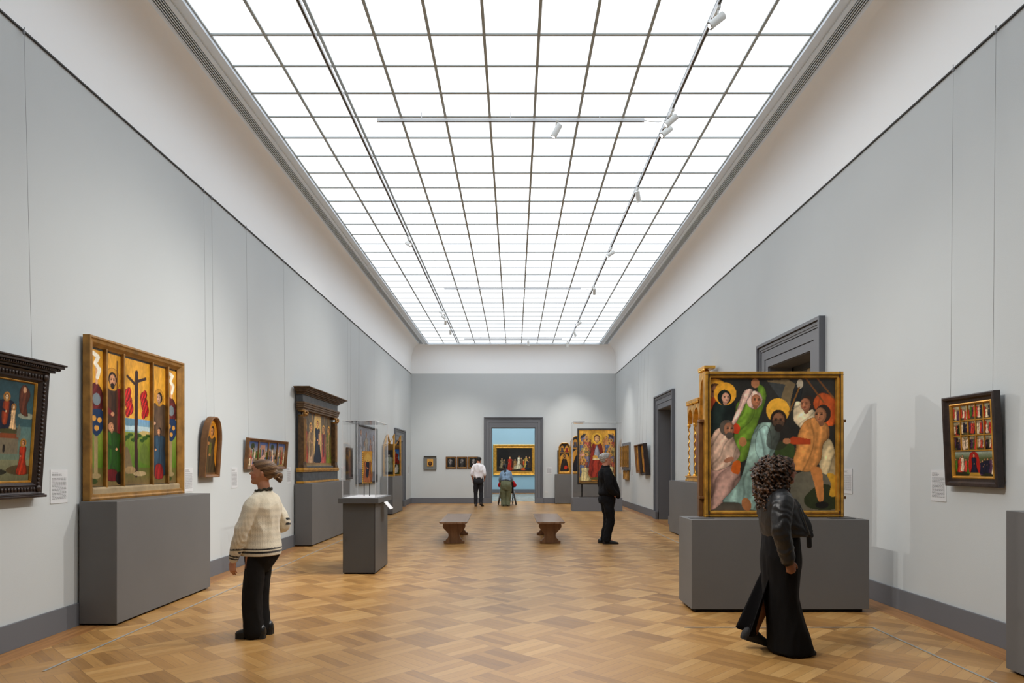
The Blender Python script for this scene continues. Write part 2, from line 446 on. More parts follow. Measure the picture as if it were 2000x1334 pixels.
# side rooms behind the doorways
M_cream = mat('cream_wall_paint', (0.80, 0.72, 0.58), .85)
M_steel = mat('bronze_door_frame', (0.34, 0.34, 0.32), .4, metal=.4)
for k, (s, yi, h) in enumerate(((-1, d1i, 2.46), (1, d2i, 3.15), (1, d3i, 3.15))):
    x0 = XL - W2 if s < 0 else XR + W2
    b = MB()
    ya, yb = yi[0] - .9, yi[1] + .9; xe = x0 + s * 2.6
    b.box(xe, xe + s * .1, ya, yb, 0, 4.2)
    b.box(x0, xe, ya - .1, ya, 0, 4.2).box(x0, xe, yb, yb + .1, 0, 4.2)
    struct(b.build('wall_side_room_%s' % ('one', 'two', 'three')[k], M_cream))
    struct(MB().box(x0 if s > 0 else xe, xe if s > 0 else x0, ya, yb, -.1, 0).build('floor_side_room', M_floor))
    struct(MB().box(x0, xe, ya, yb, 4.1, 4.2).build('ceiling_side_room', M_cove))
    struct(MB().box(x0 + s * 1.0, x0 + s * 1.6, yi[0] + .2, yi[1] - .2, 4.06, 4.09).build('window_%d' % (3 + k), mat('dim_fill_panel_glow', (1, 1, 1), .5, emit=(1, .9, .75), estr=3)))  # glowing ceiling panel added to light the side room, not a window
def glass_door(n, yi, h):
    root = bpy.data.objects.new('door_%d' % n, None); COL.objects.link(root); struct(root)
    x = XR + .36
    b = MB(); y0, y1 = yi
    for (a, c) in ((y0, y0 + .07), (y1 - .07, y1), ((y0 + y1) / 2 - .04, (y0 + y1) / 2 + .04)): b.box(x, x + .06, a, c, 0, h)
    b.box(x, x + .06, y0, y1, h - .10, h).box(x, x + .06, y0, y1, 2.35, 2.47).box(x, x + .06, y0, y1, 0, .12)
    struct(b.build('door_frame', M_steel, root))
    g = MB().box(x + .02, x + .03, y0 + .07, y1 - .07, .12, h - .1)
    struct(g.build('door_glass', G_glass, root))
    hn = MB()
    for yy in ((y0 + y1) / 2 - .1, (y0 + y1) / 2 + .1):
        hn.tube([(x, yy, .95), (x - .06, yy, .95), (x - .06, yy, 1.25), (x, yy, 1.25)], .011, n=8)
    struct(hn.build('door_handle', M_white, root, smooth=True))
pass
glass_door(6, d2i, 3.15); glass_door(7, d3i, 3.15)
# ------------------------------------------------------------ painted panels: colour attribute painted on a fine mesh
def smooth_noise(h, w, cells, rng, octaves=3):
    out = np.zeros((h, w)); amp = 1.0; tot = 0
    for o in range(octaves):
        c = cells * 2 ** o
        g = rng.random((c + 2, c + 2))
        ys = np.linspace(0, c, h); xs = np.linspace(0, c, w)
        yi = np.minimum(ys.astype(int), c - 1 + 1); xi = np.minimum(xs.astype(int), c)
        fy = (ys - yi)[:, None]; fx = (xs - xi)[None, :]
        fy = fy * fy * (3 - 2 * fy); fx = fx * fx * (3 - 2 * fx)
        a = g[yi][:, xi]; b = g[yi][:, xi + 1]; c_ = g[yi + 1][:, xi]; d = g[yi + 1][:, xi + 1]
        out += amp * ((a * (1 - fx) + b * fx) * (1 - fy) + (c_ * (1 - fx) + d * fx) * fy); tot += amp; amp *= .5
    return out / tot

def crom(pts, n=7):
    P = np.array(pts, float); out = []
    m = len(P)
    for i in range(m):
        p0, p1, p2, p3 = P[(i-1) % m], P[i], P[(i+1) % m], P[(i+2) % m]
        for k in range(n):
            t = k / n
            out.append(.5 * ((2*p1) + (-p0+p2)*t + (2*p0-5*p1+4*p2-p3)*t*t + (-p0+3*p1-3*p2+p3)*t**3))
    return np.array(out)

class Art:
    """x to the right, y upwards, both 0..1; asp = width/height"""
    def __init__(s, w, h, asp, seed=1):
        s.w, s.h, s.asp = w, h, asp
        s.a = np.zeros((h, w, 3)); s.rng = np.random.default_rng(seed)
        s.X, s.Y = np.meshgrid((np.arange(w) + .5) / w, (np.arange(h) + .5) / h)
        s.n = smooth_noise(h, w, 6, s.rng, 4)
        s.fine = smooth_noise(h, w, 40, s.rng, 2); s.nl = smooth_noise(h, w, 4, s.rng, 2)
    def fill(s, c, c2=None, y0=0, y1=1, amt=.12):
        m = (s.Y >= y0) & (s.Y <= y1)
        t = ((s.Y - y0) / max(1e-6, y1 - y0))[..., None]
        base = np.array(c) * (1 - t) + np.array(c2 if c2 is not None else c) * t
        base = base * (1 + amt * (s.n[..., None] - .5) * 2)
        s.a[m] = base[m]
    def mask(s, pts, smooth=True, soft=0):
        P = crom(pts) if smooth else np.array(pts, float)
        x0, x1 = P[:, 0].min(), P[:, 0].max(); y0, y1 = P[:, 1].min(), P[:, 1].max()
        m = np.zeros((s.h, s.w), bool)
        i0, i1 = max(0, int(y0 * s.h)), min(s.h, int(y1 * s.h) + 2); j0, j1 = max(0, int(x0 * s.w)), min(s.w, int(x1 * s.w) + 2)
        if i1 <= i0 or j1 <= j0: return m
        X = s.X[i0:i1, j0:j1]; Y = s.Y[i0:i1, j0:j1]; c = np.zeros(X.shape, bool)
        for (xa, ya), (xb, yb) in zip(P, np.roll(P, -1, 0)):
            if ya == yb: continue
            c ^= ((ya > Y) != (yb > Y)) & (X < (xb - xa) * (Y - ya) / (yb - ya) + xa)
        m[i0:i1, j0:j1] = c
        return m
    def put(s, m, c, amt=.10, folds=0, ang=80, fa=.14, alpha=1, model=True):
        if not m.any(): return
        c = np.array(c, float)
        k = 1 + amt * (s.n - .5) * 2
        if folds:
            a = R(ang); u = (s.X * s.asp * math.cos(a - PI/2) + s.Y * math.sin(a - PI/2))
            w_ = u * folds * 6.28 + 7 * s.nl
            k = k * (1 + fa * (np.sin(w_) * .6 + np.sin(2.3 * w_ + 1.3 + 2 * s.nl) * .4 + .35 * np.clip(np.sin(w_ + .8), .6, 1) * 2 - .6))
            k = k * (1 - .22 * np.exp(-(np.sin(w_ * .5 + 2 * s.nl) / .16) ** 2))
            k = k * (1 + .05 * (s.fine - .5) * 2)
        if model and folds:
            # the painter's own modelling of a rounded form, lit from the upper left
            has = m.any(1); x0 = np.where(has, m.argmax(1), 0); x1 = np.where(has, s.w - 1 - m[:, ::-1].argmax(1), 1)
            t = (np.arange(s.w)[None, :] - x0[:, None]) / np.maximum(1, (x1 - x0))[:, None]
            k = k * (1.12 - .95 * np.clip(np.abs(t - .42), 0, .62) ** 1.7)
        if folds or model == 'edge':
            er = m.copy(); er[1:] &= m[:-1]; er[:-1] &= m[1:]; er[:, 1:] &= m[:, :-1]; er[:, :-1] &= m[:, 1:]
            k = np.where(m & ~er, k * .62, k)
        v = np.clip(c[None, None, :] * k[..., None], 0, 1)
        s.a[m] = s.a[m] * (1 - alpha) + v[m] * alpha
    def blob(s, pts, c, smooth=True, **k): s.put(s.mask(pts, smooth), c, **k)
    def ell(s, x, y, rx, ry, c, rot=0, **k):
        X = (s.X - x) * s.asp; Y = s.Y - y; a = R(rot)
        u = X * math.cos(a) + Y * math.sin(a); v = -X * math.sin(a) + Y * math.cos(a)
        s.put((u / rx) ** 2 + (v / ry) ** 2 < 1, c, **k)
    def line(s, pts, w, c, **k):
        m = np.zeros((s.h, s.w), bool)
        for (xa, ya), (xb, yb) in zip(pts, pts[1:]):
            ax, bx = xa * s.asp, xb * s.asp; X = s.X * s.asp
            L = max(1e-9, (bx - ax) ** 2 + (yb - ya) ** 2)
            t = np.clip(((X - ax) * (bx - ax) + (s.Y - ya) * (yb - ya)) / L, 0, 1)
            m |= (X - ax - t * (bx - ax)) ** 2 + (s.Y - ya - t * (yb - ya)) ** 2 < w * w
        s.put(m, c, **k)
    def head(s, x, y, r, skin=(.80,.60,.45), hair=(.22,.14,.09), side=0, halo=None, beard=False, hood=None):
        q_ = r / s.asp
        if halo is not None:
            s.ell(x, y + r * .15, r * 1.95, r * 1.95, tuple(c * .72 for c in halo)); s.ell(x, y + r * .15, r * 1.85, r * 1.85, halo, amt=.12)
        if hood is not None: s.ell(x - side * q_ * .15, y + r * .1, r * 1.35, r * 1.5, hood, folds=14, fa=.15)
        else: s.ell(x - side * q_ * .25, y + r * .2, r * 1.05, r * 1.2, hair, amt=.3)
        s.ell(x, y - r * .8, r * .42, r * .7, tuple(q * .78 for q in skin))
        s.ell(x + side * q_ * .12, y, r * .78, r * 1.02, tuple(c * .82 for c in skin), amt=.1)
        s.ell(x + side * q_ * .12 - q_ * .1, y + r * .05, r * .64, r * .86, skin, amt=.1)
        s.ell(x + side * q_ * .3 - q_ * .1, y - r * .12, r * .12, r * .42, tuple(min(1, q * 1.2) for q in skin))
        for d in (-.36, .30):
            xx = x + side * q_ * .28 + d * q_
            s.ell(xx, y + r * .10, r * .19, r * .10, tuple(q * .5 for q in skin)); s.ell(xx, y + r * .10, r * .10, r * .07, (.08,.05,.04)); s.ell(xx, y + r * .30, r * .2, r * .05, hair if hood is None else (.3,.2,.12))
        s.ell(x + side * q_ * .26, y - r * .50, r * .22, r * .07, (.52,.22,.18)); s.ell(x + side * q_ * .26, y - r * .32, r * .14, r * .04, tuple(q * .6 for q in skin))
        if beard: s.ell(x + side * q_ * .2, y - r * .95, r * .55, r * .5, hair, amt=.3)
    def robe(s, x, y0, y1, w, c, lean=0, folds=16, flare=1.5, ang=85, **k):
        h = y1 - y0; W = w / s.asp
        s.blob([(x - W*.5*flare, y0), (x - W*.55, y0 + h*.35), (x - W*.42 + lean*.6, y0 + h*.65), (x - W*.5 + lean*.9, y1 - h*.08), (x - W*.15 + lean, y1),
                (x + W*.15 + lean, y1), (x + W*.5 + lean*.9, y1 - h*.08), (x + W*.42 + lean*.6, y0 + h*.65), (x + W*.55, y0 + h*.35), (x + W*.5*flare, y0)], c, folds=folds, ang=ang, **k)
    def person(s, x, y0, h, c, w=None, skin=(.72,.52,.38), hair=(.25,.16,.1), side=0, halo=None, lean=0, c2=None, hood=None, beard=False, folds=None):
        w = w or h * .30; r = h * .068
        s.robe(x, y0, y0 + h * .84, w, c, lean=lean, folds=folds or 2.2 / max(w, .02), ang=86)
        if c2 is not None:
            s.blob([(x - w*.25/s.asp + lean*.7, y0 + h*.25), (x - w*.2/s.asp + lean, y0 + h*.78), (x + w*.2/s.asp + lean, y0 + h*.78), (x + w*.1/s.asp + lean*.7, y0 + h*.2)], c2, folds=2.5 / max(w, .02))
        # forearms and hands
        s.line([(x - w*.4/s.asp + lean*.9, y0 + h*.62), (x + side * w*.2/s.asp + lean, y0 + h*.52)], h * .03, tuple(q * .85 for q in c))
        s.ell(x + side * w*.25/s.asp + lean, y0 + h*.525, h*.03, h*.024, skin)
        s.head(x + lean * 1.1, y0 + h * .91, r, skin, hair, side, halo, beard, hood)
    def scatter_people(s, n, x0, x1, y0, h, pal, jitter=.3):
        for i in range(n):
            x = x0 + (x1 - x0) * (i + .5 + s.rng.uniform(-.35, .35)) / n
            c = pal[int(s.rng.integers(len(pal)))]
            s.person(x, y0 + s.rng.uniform(0, h * .25), h * s.rng.uniform(.8, 1.1), c, w=h * .32, side=int(s.rng.choice([-1, 1])))
    def finish(s, contrast=1.0, gain=1.0):
        a = s.a * (1 + .10 * (s.fine[..., None] - .5) * 2)
        a = (a - .4) * contrast + .4
        s.out = np.clip(a * gain, 0, 1)
        return s

def art_object(name, art, w, h, parent, x0=None, z0=0, y=0, mask=None, rough=.42):
    """lies in local XZ, x from x0, facing -y; slab 12 mm thick"""
    if x0 is None: x0 = -w / 2
    W, Hh = art.w, art.h
    xs = x0 + w * np.linspace(0, 1, W); zs = z0 + h * np.linspace(0, 1, Hh)
    XX, ZZ = np.meshgrid(xs, zs)
    co = np.stack([XX, np.full_like(XX, y), ZZ], -1).reshape(-1, 3)
    idx = np.arange(W * Hh).reshape(Hh, W)
    q = np.stack([idx[:-1, :-1], idx[:-1, 1:], idx[1:, 1:], idx[1:, :-1]], -1).reshape(-1, 4)
    if mask is not None:
        cx = ((XX[:-1, :-1] + XX[1:, 1:]) / 2).ravel(); cz = ((ZZ[:-1, :-1] + ZZ[1:, 1:]) / 2).ravel()
        q = q[np.array([mask(a, b) for a, b in zip(cx, cz)])]
        back = None
    faces = [tuple(int(i) for i in r) for r in q]
    vs = [tuple(p) for p in co.tolist()]
    if mask is None:
        k = len(vs)
        vs += [(x0, y + .012, z0), (x0 + w, y + .012, z0), (x0 + w, y + .012, z0 + h), (x0, y + .012, z0 + h)]
        faces.append((k + 3, k + 2, k + 1, k))
    me = bpy.data.meshes.new(name); me.from_pydata(vs, [], faces)
    col = np.ones((len(vs), 4), np.float32)
    c = art.out.reshape(-1, 3)
    col[:W * Hh, :3] = np.where(c <= .04045, c / 12.92, ((c + .055) / 1.055) ** 2.4)
    at = me.color_attributes.new('Col', 'FLOAT_COLOR', 'POINT'); at.data.foreach_set('color', col.ravel())
    me.update()
    me.materials.append(attr_mat('painted_panel', rough, spec=.3))
    o = bpy.data.objects.new(name, me); COL.objects.link(o); o.parent = parent
    return o

# ---------------- frames
def rect_loop(w, h, d, z0=0):
    return [(-w/2 + d, z0 + d), (w/2 - d, z0 + d), (w/2 - d, z0 + h - d), (-w/2 + d, z0 + h - d)]
def arch_loop(w, h, d, z0=0, spring=.62, n=9):
    """pointed arch"""
    zs = z0 + h * spring; hw = w / 2; rise = h * (1 - spring)
    out = [(-hw + d, z0 + d), (hw - d, z0 + d)]
    for k in range(n + 1):
        t = k / n * PI / 2
        out.append(((hw - d) * math.cos(t) ** .85 if k < n else 0, zs + (rise - d) * math.sin(t)))
    for k in range(n - 1, -1, -1):
        t = k / n * PI / 2
        out.append((-(hw - d) * math.cos(t) ** .85, zs + (rise - d) * math.sin(t)))
    return out
def frame_loft(prof, loopf, mb=None):
    """prof: (inset, height towards the room); back closed at height 0"""
    mb = mb or MB()
    rings = [[(x, -hh, z) for x, z in loopf(d)] for d, hh in prof]
    return mb.loft(rings, cap=False)
def frame(parent, w, h, prof, m, z0=0, loopf=None, smooth=False, name='frame', extra=None):
    loopf = loopf or (lambda d: rect_loop(w, h, d, z0))
    b = frame_loft(prof, loopf)
    if extra: extra(b)
    return b.build(name, m, parent, smooth=smooth, auto=30 if smooth else None, fix=True)

def gold(name, c, r=.38, metal=.55, var=.35):
    return mat(name, c, r, metal=metal, bump=.35, bscale=70, var=var, vscale=9)
M_gold = gold('gilt_frame', (.76, .56, .22))
M_goldd = gold('aged_gilt_frame', (.56, .40, .17), .45, .4)
M_goldb = gold('bright_gilding', (.88, .66, .28), .33, .65, .3)
M_brownf = mat('walnut_frame', (.42, .28, .14), .5, bump=.3, bscale=40, var=.35, vscale=8)
M_darkf = mat('dark_carved_frame', (.16, .115, .10), .42, bump=.5, bscale=60, var=.4, vscale=14)
M_blackf = mat('black_frame', (.11, .10, .10), .45, bump=.2, bscale=60)
M_wire = mat('thin_steel_wire', (.50, .51, .52), .5)
M_bluegrey = mat('blue_grey_paint', (.27, .28, .29), .6, bump=.3, bscale=50, var=.3, vscale=12)

def wires(parent, xs, ztop, y, root):
    """each wire runs truly vertical up to a hook on the picture rail"""
    top = ZG - .045 - root.location.z
    t = root.rotation_euler[0]; inv = Matrix.Rotation(-t, 3, 'X')
    for x in xs:
        b = MB(); q = inv @ Vector((x, -.02, top))
        b.tube([(x, y, ztop - .01), q, q + Vector((0, 0, .045))], [.0013, .0013, .004], n=6, dome=False)
        b.tube([q - Vector((0, 0, .012)), q + Vector((0, 0, .008))], [.010, .010], n=8)
        b.build('hanging_wire', M_wire, parent, smooth=True)

def on_wall(side, a0, a1):
    """centre position and rotation for something spanning a0..a1 along a wall"""
    c = (a0 + a1) / 2
    return {'left': ((XL, c), R(90)), 'right': ((XR, c), R(-90)), 'back': ((c, YB), 0.0)}[side]
# ------------------------------------------------------------ plinths
def plinth(x0, x1, y0, y1, z1, label, group=None, gap=.02, inset=.04):
    cx, cy = (x0 + x1) / 2, (y0 + y1) / 2
    t = thing('plinth', label, 'plinth', (cx, cy, 0), group=group)
    MB().box(x0 - cx, x1 - cx, y0 - cy, y1 - cy, gap, z1).build('body', M_plinth, t, bevel=.004)
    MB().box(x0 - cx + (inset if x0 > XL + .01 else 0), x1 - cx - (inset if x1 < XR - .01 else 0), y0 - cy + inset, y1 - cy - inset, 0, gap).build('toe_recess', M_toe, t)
    return t
GP = .026
plinth(XL + GP, -3.84, 6.65, 8.69, ZA, 'long grey plinth under the five-panel gold altarpiece on the left')
plinth(XL + GP, -3.875, 13.18, 16.2, ZA, 'grey plinth on the left carrying the columned dark and gilt tabernacle altarpiece')
plinth(XL + GP, -3.83, 21.65, 23.55, ZA, 'grey plinth by the left doorway carrying the winged gilt triptych')
plinth(1.64, 3.45, YB - .38, YB - GP, 1.19, 'grey plinth against the back wall carrying the gabled gold triptych')
plinth(3.63, XR - GP, 12.2, 16.16, ZA, 'grey plinth along the right wall carrying the gilt gothic altarpiece')
plinth(1.865, 3.735, 7.25, 7.81, .977, 'wide low grey plinth standing free, under the large crowded painting', gap=.035, inset=.05)
plinth(3.71, XR - GP, 3.1, 5.2, 1.21, 'grey plinth cut off by the right edge, nearest the camera')

# ------------------------------------------------------------ wall labels
M_card = mat('pale_label_card', (.80, .81, .82), .6)
M_ink = mat('grey_label_print', (.36, .36, .37), .7)
def wall_label(side, a0, a1, z0, z1, label, lines=16):
    (p, rz) = on_wall(side, a0, a1)
    t = thing('wall_label', label, 'label', (p[0], p[1], z0), rz)
    w, h = a1 - a0, z1 - z0
    b = MB().box(-w/2, w/2, -.006, 0, 0, h); b.cur = 1; rng = random.Random(int(a0 * 100)); z = h * .94
    m = w * .09
    for k in range(lines + 5):
        dz = h * .85 / (lines + 5)
        z -= dz
        if k in (3, 4 + lines // 1): continue
        x = -w/2 + m; end = w/2 - m if k > 3 else w/2 - m - rng.uniform(.2, .5) * w
        while x < end:
            ww = rng.uniform(.06, .16) * w
            b.box(x, min(x + ww, end), -.0068, -.006, z, z + dz * .32); x += ww + w * .025
    b.build('card', [M_card, M_ink], t)
    return t
wall_label('left', 6.27, 6.51, 1.20, 1.51, 'pale text card just right of the dark carved frame, leftmost label')
wall_label('left', 8.81, 9.05, 1.21, 1.52, 'pale text card between the five-panel altarpiece and the small arched panel')
wall_label('left', 10.27, 10.50, 1.21, 1.52, 'pale text card between the arched panel and the four-scene panel')
wall_label('left', 12.79, 13.01, 1.21, 1.52, 'pale text card between the four-scene panel and the columned tabernacle')
wall_label('left', 16.75, 16.98, 1.21, 1.52, 'pale text card right of the columned tabernacle, behind the glass case')
wall_label('left', 27.35, 27.62, 1.18, 1.62, 'tall narrow text card near the far left corner of the room')
wall_label('right', 6.61, 6.85, 1.20, 1.505, 'pale text card left of the small dark-framed fifteen-scene panel')
wall_label('right', 8.45, 8.68, 1.20, 1.51, 'pale text card partly hidden behind the right edge of the large crowded painting')
wall_label('right', 24.15, 24.40, 1.15, 1.65, 'narrow text card right of the slate backboard on the right wall')
wall_label('back', 1.30, 1.53, 1.19, 1.49, 'pale text card on the back wall right of the doorway')
o = MB().box(-.065, .065, -.008, 0, 0, .075).box(-.02, .02, -.0095, -.008, .015, .06).build('wall_outlet', mat('outlet_plastic', (.78, .79, .79), .4))
o.location = (1.30, YB, .43); tag(o, 'small pale socket plate low on the back wall right of the doorway', 'outlet')

# ------------------------------------------------------------ palettes
GOLD = (.80, .60, .22); SK = (.78, .60, .45); SKD = (.62, .42, .28)
RED = (.66, .17, .13); NAVY = (.09, .11, .19); GREEN = (.25, .38, .13); PINK = (.80, .62, .55); CREAM = (.82, .74, .62); AQUA = (.52, .64, .60)
DARK = (.10, .09, .085); ORANGE = (.82, .47, .18); BROWN = (.36, .24, .15)

# ------------------------------------------------------------ L1 dark carved frame, far left
(p, rz) = on_wall('left', 5.27, 6.04)
t = thing('painting', 'seaside picture in a dark carved frame, cut off by the left edge', 'painting', (XL + .012, p[1], 1.30), rz, tilt=.068)
w, h = .77, 1.12
frame(t, w, h - .05, [(0, 0), (0, .07), (.015, .082), (.03, .07), (.075, .066), (.085, .078), (.1, .06), (.112, .045), (.112, 0)], M_darkf)
b = MB(); 
for k in range(30):                                            # carved beads along the stiles and rails
    z = .03 + k * .0345
    for sx in (-1, 1): b.ball((sx * (w/2 - .053), -.07, z), (.017, .012, .015), 8, 6)
for k in range(20):
    for z in (.05, h - .10): b.ball((-w/2 + .03 + k * .0375, -.07, z), (.014, .012, .02), 8, 6)
for sx in (-1, 1):
    for z in (.055, h - .10): b.ball((sx * (w/2 - .053), -.075, z), (.032, .018, .032), 12, 8)
b.build('carving', M_darkf, t, smooth=True)
b = MB(); 
for (d, z0_, z1_) in ((.03, h - .055, h - .035), (.055, h - .035, h - .01), (.085, h - .01, h + .015), (.10, h + .015, h + .03)):
    b.box(-w/2 - d, w/2 + d, -.08 - d * .8, 0, z0_, z1_)
for k in range(34): b.box(-w/2 - .045 + k * .0258, -w/2 - .045 + k * .0258 + .013, -.137, -.12, h - .03, h - .012)
b.build('cornice', M_darkf, t, bevel=.004)
b = MB().box(-w/2 - .03, w/2 + .03, -.10, 0, -.02, 0).box(-w/2 - .015, w/2 + .015, -.09, 0, 0, .012)
b.build('sill', M_darkf, t, bevel=.004)
frame(t, .55, .865, [(0, 0), (0, .05), (.012, .052), (.02, .04), (.02, 0)], M_gold, z0=.105, name='gilt_slip')
a = Art(120, 190, .62, 3)
a.fill((.30, .42, .42), (.16, .27, .30), .0, 1)
a.fill((.48, .50, .38), (.33, .45, .44), 0, .55)
a.fill((.36, .36, .26), (.50, .50, .38), 0, .22)
a.ell(.15, .68, .10, .03, (.55, .58, .5)); a.ell(.85, .66, .12, .03, (.55, .57, .5)); a.ell(.8, .12, .2, .05, (.30, .25, .15)); a.ell(.25, .1, .15, .03, (.14, .14, .1))
for x, c in ((.12, (.30, .14, .10)), (.78, (.34, .18, .12))): 
    a.blob([(x - .12, .9), (x, .97), (x + .13, .88), (x + .06, .76), (x + .1, .66), (x - .08, .7)], c, folds=20); a.ell(x, .92, .025, .03, SK)
a.person(.40, .50, .36, NAVY, w=.20, skin=(.86, .73, .56), halo=(.62, .42, .16), c2=(.55, .22, .1))
a.person(.56, .50, .26, (.82, .68, .50), w=.07, skin=(.86, .73, .56), halo=(.6, .4, .16))
a.ell(.48, .50, .14, .025, (.27, .26, .14))
a.blob([(.12, .48), (.66, .48), (.72, .42), (.14, .42)], (.50, .26, .14), smooth=False)
a.blob([(.10, .28), (.10, .46), (.16, .43), (.70, .43), (.70, .28)], (.46, .42, .34), smooth=False)
a.ell(.40, .33, .018, .04, (.12, .1, .08)); a.blob([(.66, .44), (.66, .53), (.70, .58), (.74, .53), (.74, .44)], (.42, .42, .36), smooth=False)
a.person(.82, .08, .34, (.60, .18, .08), w=.10, side=-1, halo=(.6, .42, .16))
art_object('painted_panel', a.finish(1.05, .92), .52, .84, t, z0=.115, y=-.035)
wires(t, (-.24, .24), h + .03, -.01, t)

# ------------------------------------------------------------ L2 five-panel altarpiece
y0, y1 = 6.70, 8.62; w, h = y1 - y0, 1.625
t = thing('altarpiece', 'wide five-panel gold-ground altarpiece in a flat gilt frame standing on a long plinth', 'altarpiece', (XL + .03, (y0 + y1) / 2, ZA + .002), R(90))
frame(t, w, h, [(0, 0), (0, .07), (.02, .074), (.035, .062), (.06, .058), (.085, .035), (.10, .026), (.10, 0)], M_goldd)
MB().box(-w/2 + .08, w/2 - .08, -.055, 0, .02, .13).build('sloping_sill', mat('pale_worn_wood', (.58, .50, .37), .7, var=.2, vscale=8, bump=.3), t, bevel=.02)
cols = [(-.86, -.655), (-.625, -.34), (-.31, .245), (.275, .60), (.63, .86)]
def poly_panel(i, wd, hh):
    W = max(40, int(wd * 190)); a = Art(W, 230, wd / hh, 20 + i)
    a.fill((.42, .34, .22), (.30, .36, .14), 0, .2); a.fill((.30, .42, .12), (.47, .52, .22), .14, .42)
    a.fill((.50, .62, .62), (.42, .58, .72), .42, .53); a.fill(GOLD, (.74, .54, .18), .53 if i in (1, 2, 3) else .42, 1, amt=.18)
    return a
specs = []
for i, (xa, xb) in enumerate(cols):
    wd = xb - xa; hh = 1.37; a = poly_panel(i, wd, hh)
    if i in (0, 4):
        a.line([(.45, .08), (.45, .45)], .02, (.55, .48, .34)); a.ell(.45, .08, .05, .02, (.55, .48, .34))
        a.blob([(.12, .72), (.5, .76), (.9, .7), (.95, .6), (.8, .55), (.5, .5), (.12, .56)], (.34, .12, .12), folds=18, ang=40)
        a.ell(.5, .64, .04, .045, (.42, .46, .48)); a.blob([(.08, .55), (.92, .56), (.95, .44), (.5, .37), (.1, .43)], (.11, .2, .32))
        for q in ((.32, .5), (.7, .49), (.5, .43)): a.ell(*q, .022, .02, (.75, .55, .25))
        a.line([(.5, .76), (.5, .88)], .012, SK); a.line([(.28, .97), (.62, .95), (.4, .90), (.7, .86), (.55, .8)], .016, (.86, .84, .78))
        a.ell(.3, .04, .04, .02, (.2, .25, .1))
    if i == 1:
        a.person(.50, .20, .66, (.48, .13, .16), w=.30, beard=True, halo=(.70, .50, .16), hair=(.12, .07, .05), c2=(.25, .16, .1))
        a.line([(.75, .3), (.75, .95)], .006, (.35, .2, .1))
        a.person(.45, .06, .42, (.14, .28, .08), w=.22, side=1, hair=(.6, .42, .3)); a.blob([(.15, .05), (.18, .12), (.7, .12), (.75, .04)], (.36, .08, .1), folds=14)
        a.ell(.9, .06, .05, .05, (.06, .05, .05))
    if i == 2:
        a.ell(.5, .455, .6, .02, (.66, .74, .76)); a.ell(.25, .50, .12, .03, (.35, .48, .55)); a.ell(.8, .42, .08, .02, (.70, .62, .4))
        for q in range(9): a.ell(.1 + .1 * q, .36 + .02 * (q % 3), .035, .015, (.18, .30, .1))
        a.blob([(0, .12), (.15, .3), (.3, .24), (.35, .1)], (.42, .36, .26)); a.blob([(.62, .2), (.75, .34), (.95, .26), (1, .16)], (.36, .42, .18))
        a.line([(.5, .08), (.49, .4), (.51, .9)], .022, (.22, .13, .10)); a.line([(.5, .80), (.2, .86)], .012, (.22, .13, .10)); a.line([(.5, .83), (.82, .87)], .012, (.22, .13, .10))
        for x in (.24, .78):
            for dx, dy, rr in ((0, 0, .05), (-.05, .05, .04), (.05, -.05, .045), (.02, .08, .03), (-.03, -.09, .03)): a.ell(x + dx, .66 + dy, rr, rr * 1.2, (.66, .13, .13), folds=30, ang=60, fa=.3)
        a.ell(.3, .12, .07, .03, (.55, .46, .32)); a.ell(.62, .09, .09, .02, (.62, .54, .4))
    if i == 3:
        a.person(.55, .22, .56, (.32, .25, .19), w=.26, side=-1, halo=(.70, .5, .16), hair=(.1, .07, .05), skin=(.7, .55, .45))
        a.line([(.16, .45), (.16, .72)], .012, (.35, .42, .12))
        a.person(.55, .08, .40, (.16, .24, .30), w=.20, side=-1, hair=(.06, .05, .05)); a.blob([(.3, .05), (.34, .16), (.72, .16), (.8, .05)], (.5, .12, .12), folds=14)
        a.ell(.1, .08, .035, .05, (.08, .07, .08))
    art_object('painted_panel', a.finish(1.1, 1.0), wd + .035, hh, t, x0=xa - .018, z0=.135, y=-.012)
for (xb, xc) in [(c0[1], c1[0]) for c0, c1 in zip(cols, cols[1:])]:
    MB().box((xb + xc) / 2 - .014, (xb + xc) / 2 + .014, -.05, -.005, .085, h - .09).build('mullion', M_goldd, t, bevel=.006)

# ------------------------------------------------------------ L3 arched panel
y0, y1 = 9.19, 9.66; w, h = y1 - y0, .83
t = thing('painting', 'small arched gold panel of a brown-robed figure in a thick wooden frame', 'painting', (XL + .012, (y0 + y1) / 2, 1.392), R(90), tilt=.065)
lf = lambda d: arch_loop(w, h, d, 0, .55)
frame(t, w, h, [(0, 0), (0, .085), (.012, .09), (.03, .07), (.038, .05), (.038, 0)], M_brownf, loopf=lf)
a = Art(90, 160, w / h, 5)
a.fill((.62, .40, .10), (.74, .50, .14), 0, 1, amt=.2)
a.robe(.52, .04, .70, .34, (.26, .21, .13), lean=.03, folds=8)
a.ell(.56, .70, .09, .04, (.24, .18, .11)); a.head(.56, .77, .07, (.66, .45, .26), (.20, .13, .08), side=-1, halo=(.68, .45, .13))
a.blob([(.38, .34), (.40, .58), (.56, .57), (.58, .33)], (.34, .33, .13), smooth=False); a.ell(.35, .56, .035, .03, (.62, .42, .24)); a.ell(.47, .36, .04, .025, (.62, .42, .24))
a.fill((.36, .26, .17), (.42, .31, .2), 0, .045)
art_object('painted_panel', a.finish(1.05), w - .06, h - .06, t, z0=.03, y=-.03, mask=lambda x, z: z < h - .035 and abs(x) < (w/2 - .03) * (1 if z < h * .55 else max(0, 1 - ((z - h*.55) / (h*.45 - .03)) ** 2) ** .5 + .02))
wires(t, (-.12, .12), h * .85, -.01, t)

